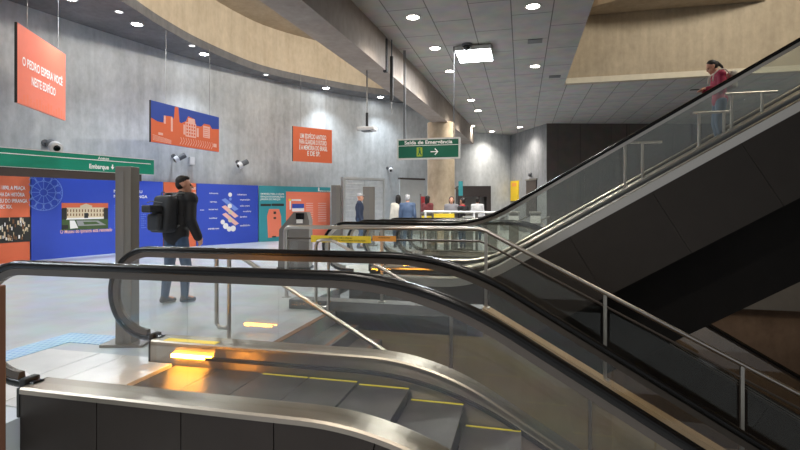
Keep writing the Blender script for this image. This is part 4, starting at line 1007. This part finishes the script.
B().tube([(-.04,-.2,.5),(-.03,-.2,.54),(.03,-.2,.54),(.04,-.2,.5)], .008, 6).build('grab_handle', M['pack_trim'], bp, True)
B().tube([(-.15,-.33,.40),(0,-.385,.42),(.15,-.33,.40)], .006, 6).build('zip', M['pack_trim'], bp, True)
# person on the farther climbing escalator, looking at a phone
Yp = 10.05; pp = at_y(709, 100, Yp)
npath = profile(-2.55, 9.2, -.70, -.002, 1, 2.0)
x = -2.55+.25; x += (-1.62-x) % .405-.405; x = max(x, -2.55+.23-.405)
while x+.405 < pp.x: x += .405
zst = zat(npath, x+.05)
wmn, J2 = person('person in a maroon jacket looking down on the climbing escalator', (x+.2, Yp, zst), PI-deg(2), 1.61, 'maroon', 'jeans_lt', 'hair_dk', 'skin', .014, nod=.16, style='tail', female=True, lean=.05,
    arms={1: ((.05,.02,-.28), (-.10,.20,.03)), -1: ((-.05,.02,-.28), (.10,.20,.03))})
hd = Vector(J2['wr'][1]).lerp(Vector(J2['wr'][-1]), .5)+Vector((0,.1,.02)); hw = Matrix.Rotation(PI-deg(2)-PI/2, 3, 'Z') @ hd+Vector((x+.2, Yp, zst))
r = thing('phone', 'dark phone held by the person in the maroon jacket', 'phone', tuple(hw), PI-deg(2)-PI/2)
B().bbox((-.037,-.0,-.012), (.037,.15,-.003), .004).build('case', M['black'], r, True); B().box((-.033,.006,-.003), (.033,.144,-.002)).build('screen', M['lens'], r, True)
r = thing('shoulder_bag', 'pale bag on the back of the person in the maroon jacket', 'bag', (x+.2, Yp, zst+1.0), PI-deg(2)-PI/2)
B().bbox((-.13,-.25,.05), (.13,-.13,.38), .04).build('bag_body', M['cream_coat'], r, True)
for q in (-1, 1): B().tube([(.1*q,-.14,.30),(.115*q,-.06,.40),(.12*q,.04,.41),(.125*q,.135,.32),(.13*q,.15,.2)], .012, 8).build('strap', M['cream_coat'], r, True)
# people in the far hall
FAR = [(359.5, 15.6, 20, 1.72, 'navy', 'jeans', 'hair_gray', 'skin', 'cap', 'man in a white cap and navy shirt by the louvred doors'),
       (398, 15.8, 120, 1.66, 'cream_coat', 'jeans', 'hair_dk', 'skin', 'long', 'dark-haired person in a cream coat near the column'),
       (407.5, 15.2, 95, 1.66, 'denim', 'jeans', 'hair_gray', 'skin', 'short', 'grey-haired person in a blue jacket seen from behind'),
       (427.5, 16.6, 60, 1.66, 'redbrown', 'jeans', 'hair_dk', 'skin2', 'long', 'dark-haired person in dark red at the foot of the column'),
       (451.5, 16.0, -80, 1.62, 'grey_cloth', 'jeans', 'hair_dk', 'skin', 'long', 'woman in a grey top facing the viewer right of the column'),
       (463, 14.9, 150, 1.56, 'jacket', 'jeans', 'hair_dk', 'skin2', 'short', 'person in a black jacket and red scarf before the gate line'),
       (477.5, 18.6, 90, 1.62, 'cctv_w', 'jeans', 'hair_dk', 'skin2', 'short', 'dark-haired person in white at the ticket booth')]
for px, d, hd_, Hh, top, lg, hr, sk, stl, lb in FAR:
    P = at_depth(px, 205, d); rr_, JJ = person(lb, (P.x, P.y, 0), deg(hd_), Hh, top, lg, hr, sk, .022, style=stl, female=stl == 'long')
    if 'scarf' in lb: remeshed('scarf', [('e', (0,.02,1.31), (.11,.10,.06)), ('c', (-.04,.13,1.28), .035, (-.05,.15,1.0), .03)], .02, [plain('red_scarf', srgb(150,30,40), .8)], rr_, 3)

# ------------------------------------------------------------------ world, camera, view
wd = bpy.data.worlds.new('hall_air'); S.world = wd; wd.use_nodes = True
bg = wd.node_tree.nodes['Background']; bg.inputs[0].default_value = (.92,.96,1,1); bg.inputs[1].default_value = .34
cam = bpy.data.cameras.new('camera'); co = bpy.data.objects.new('camera', cam); COL.objects.link(co)
co.location = (0,0,HC); co.rotation_euler = (PI/2,0,YAW); cam.lens = 36*F/800; cam.sensor_width = 36; cam.shift_y = -(225-HY)/800; cam.clip_start = .05; cam.clip_end = 200
S.camera = co
S.view_settings.view_transform = 'Standard'; S.view_settings.look = 'None'; S.view_settings.gamma = 1; S.view_settings.exposure = 0.12
S.cycles.max_bounces = 8; S.cycles.transparent_max_bounces = 24; S.cycles.use_denoising = True
S.cycles.caustics_reflective = False; S.cycles.sample_clamp_indirect = 6
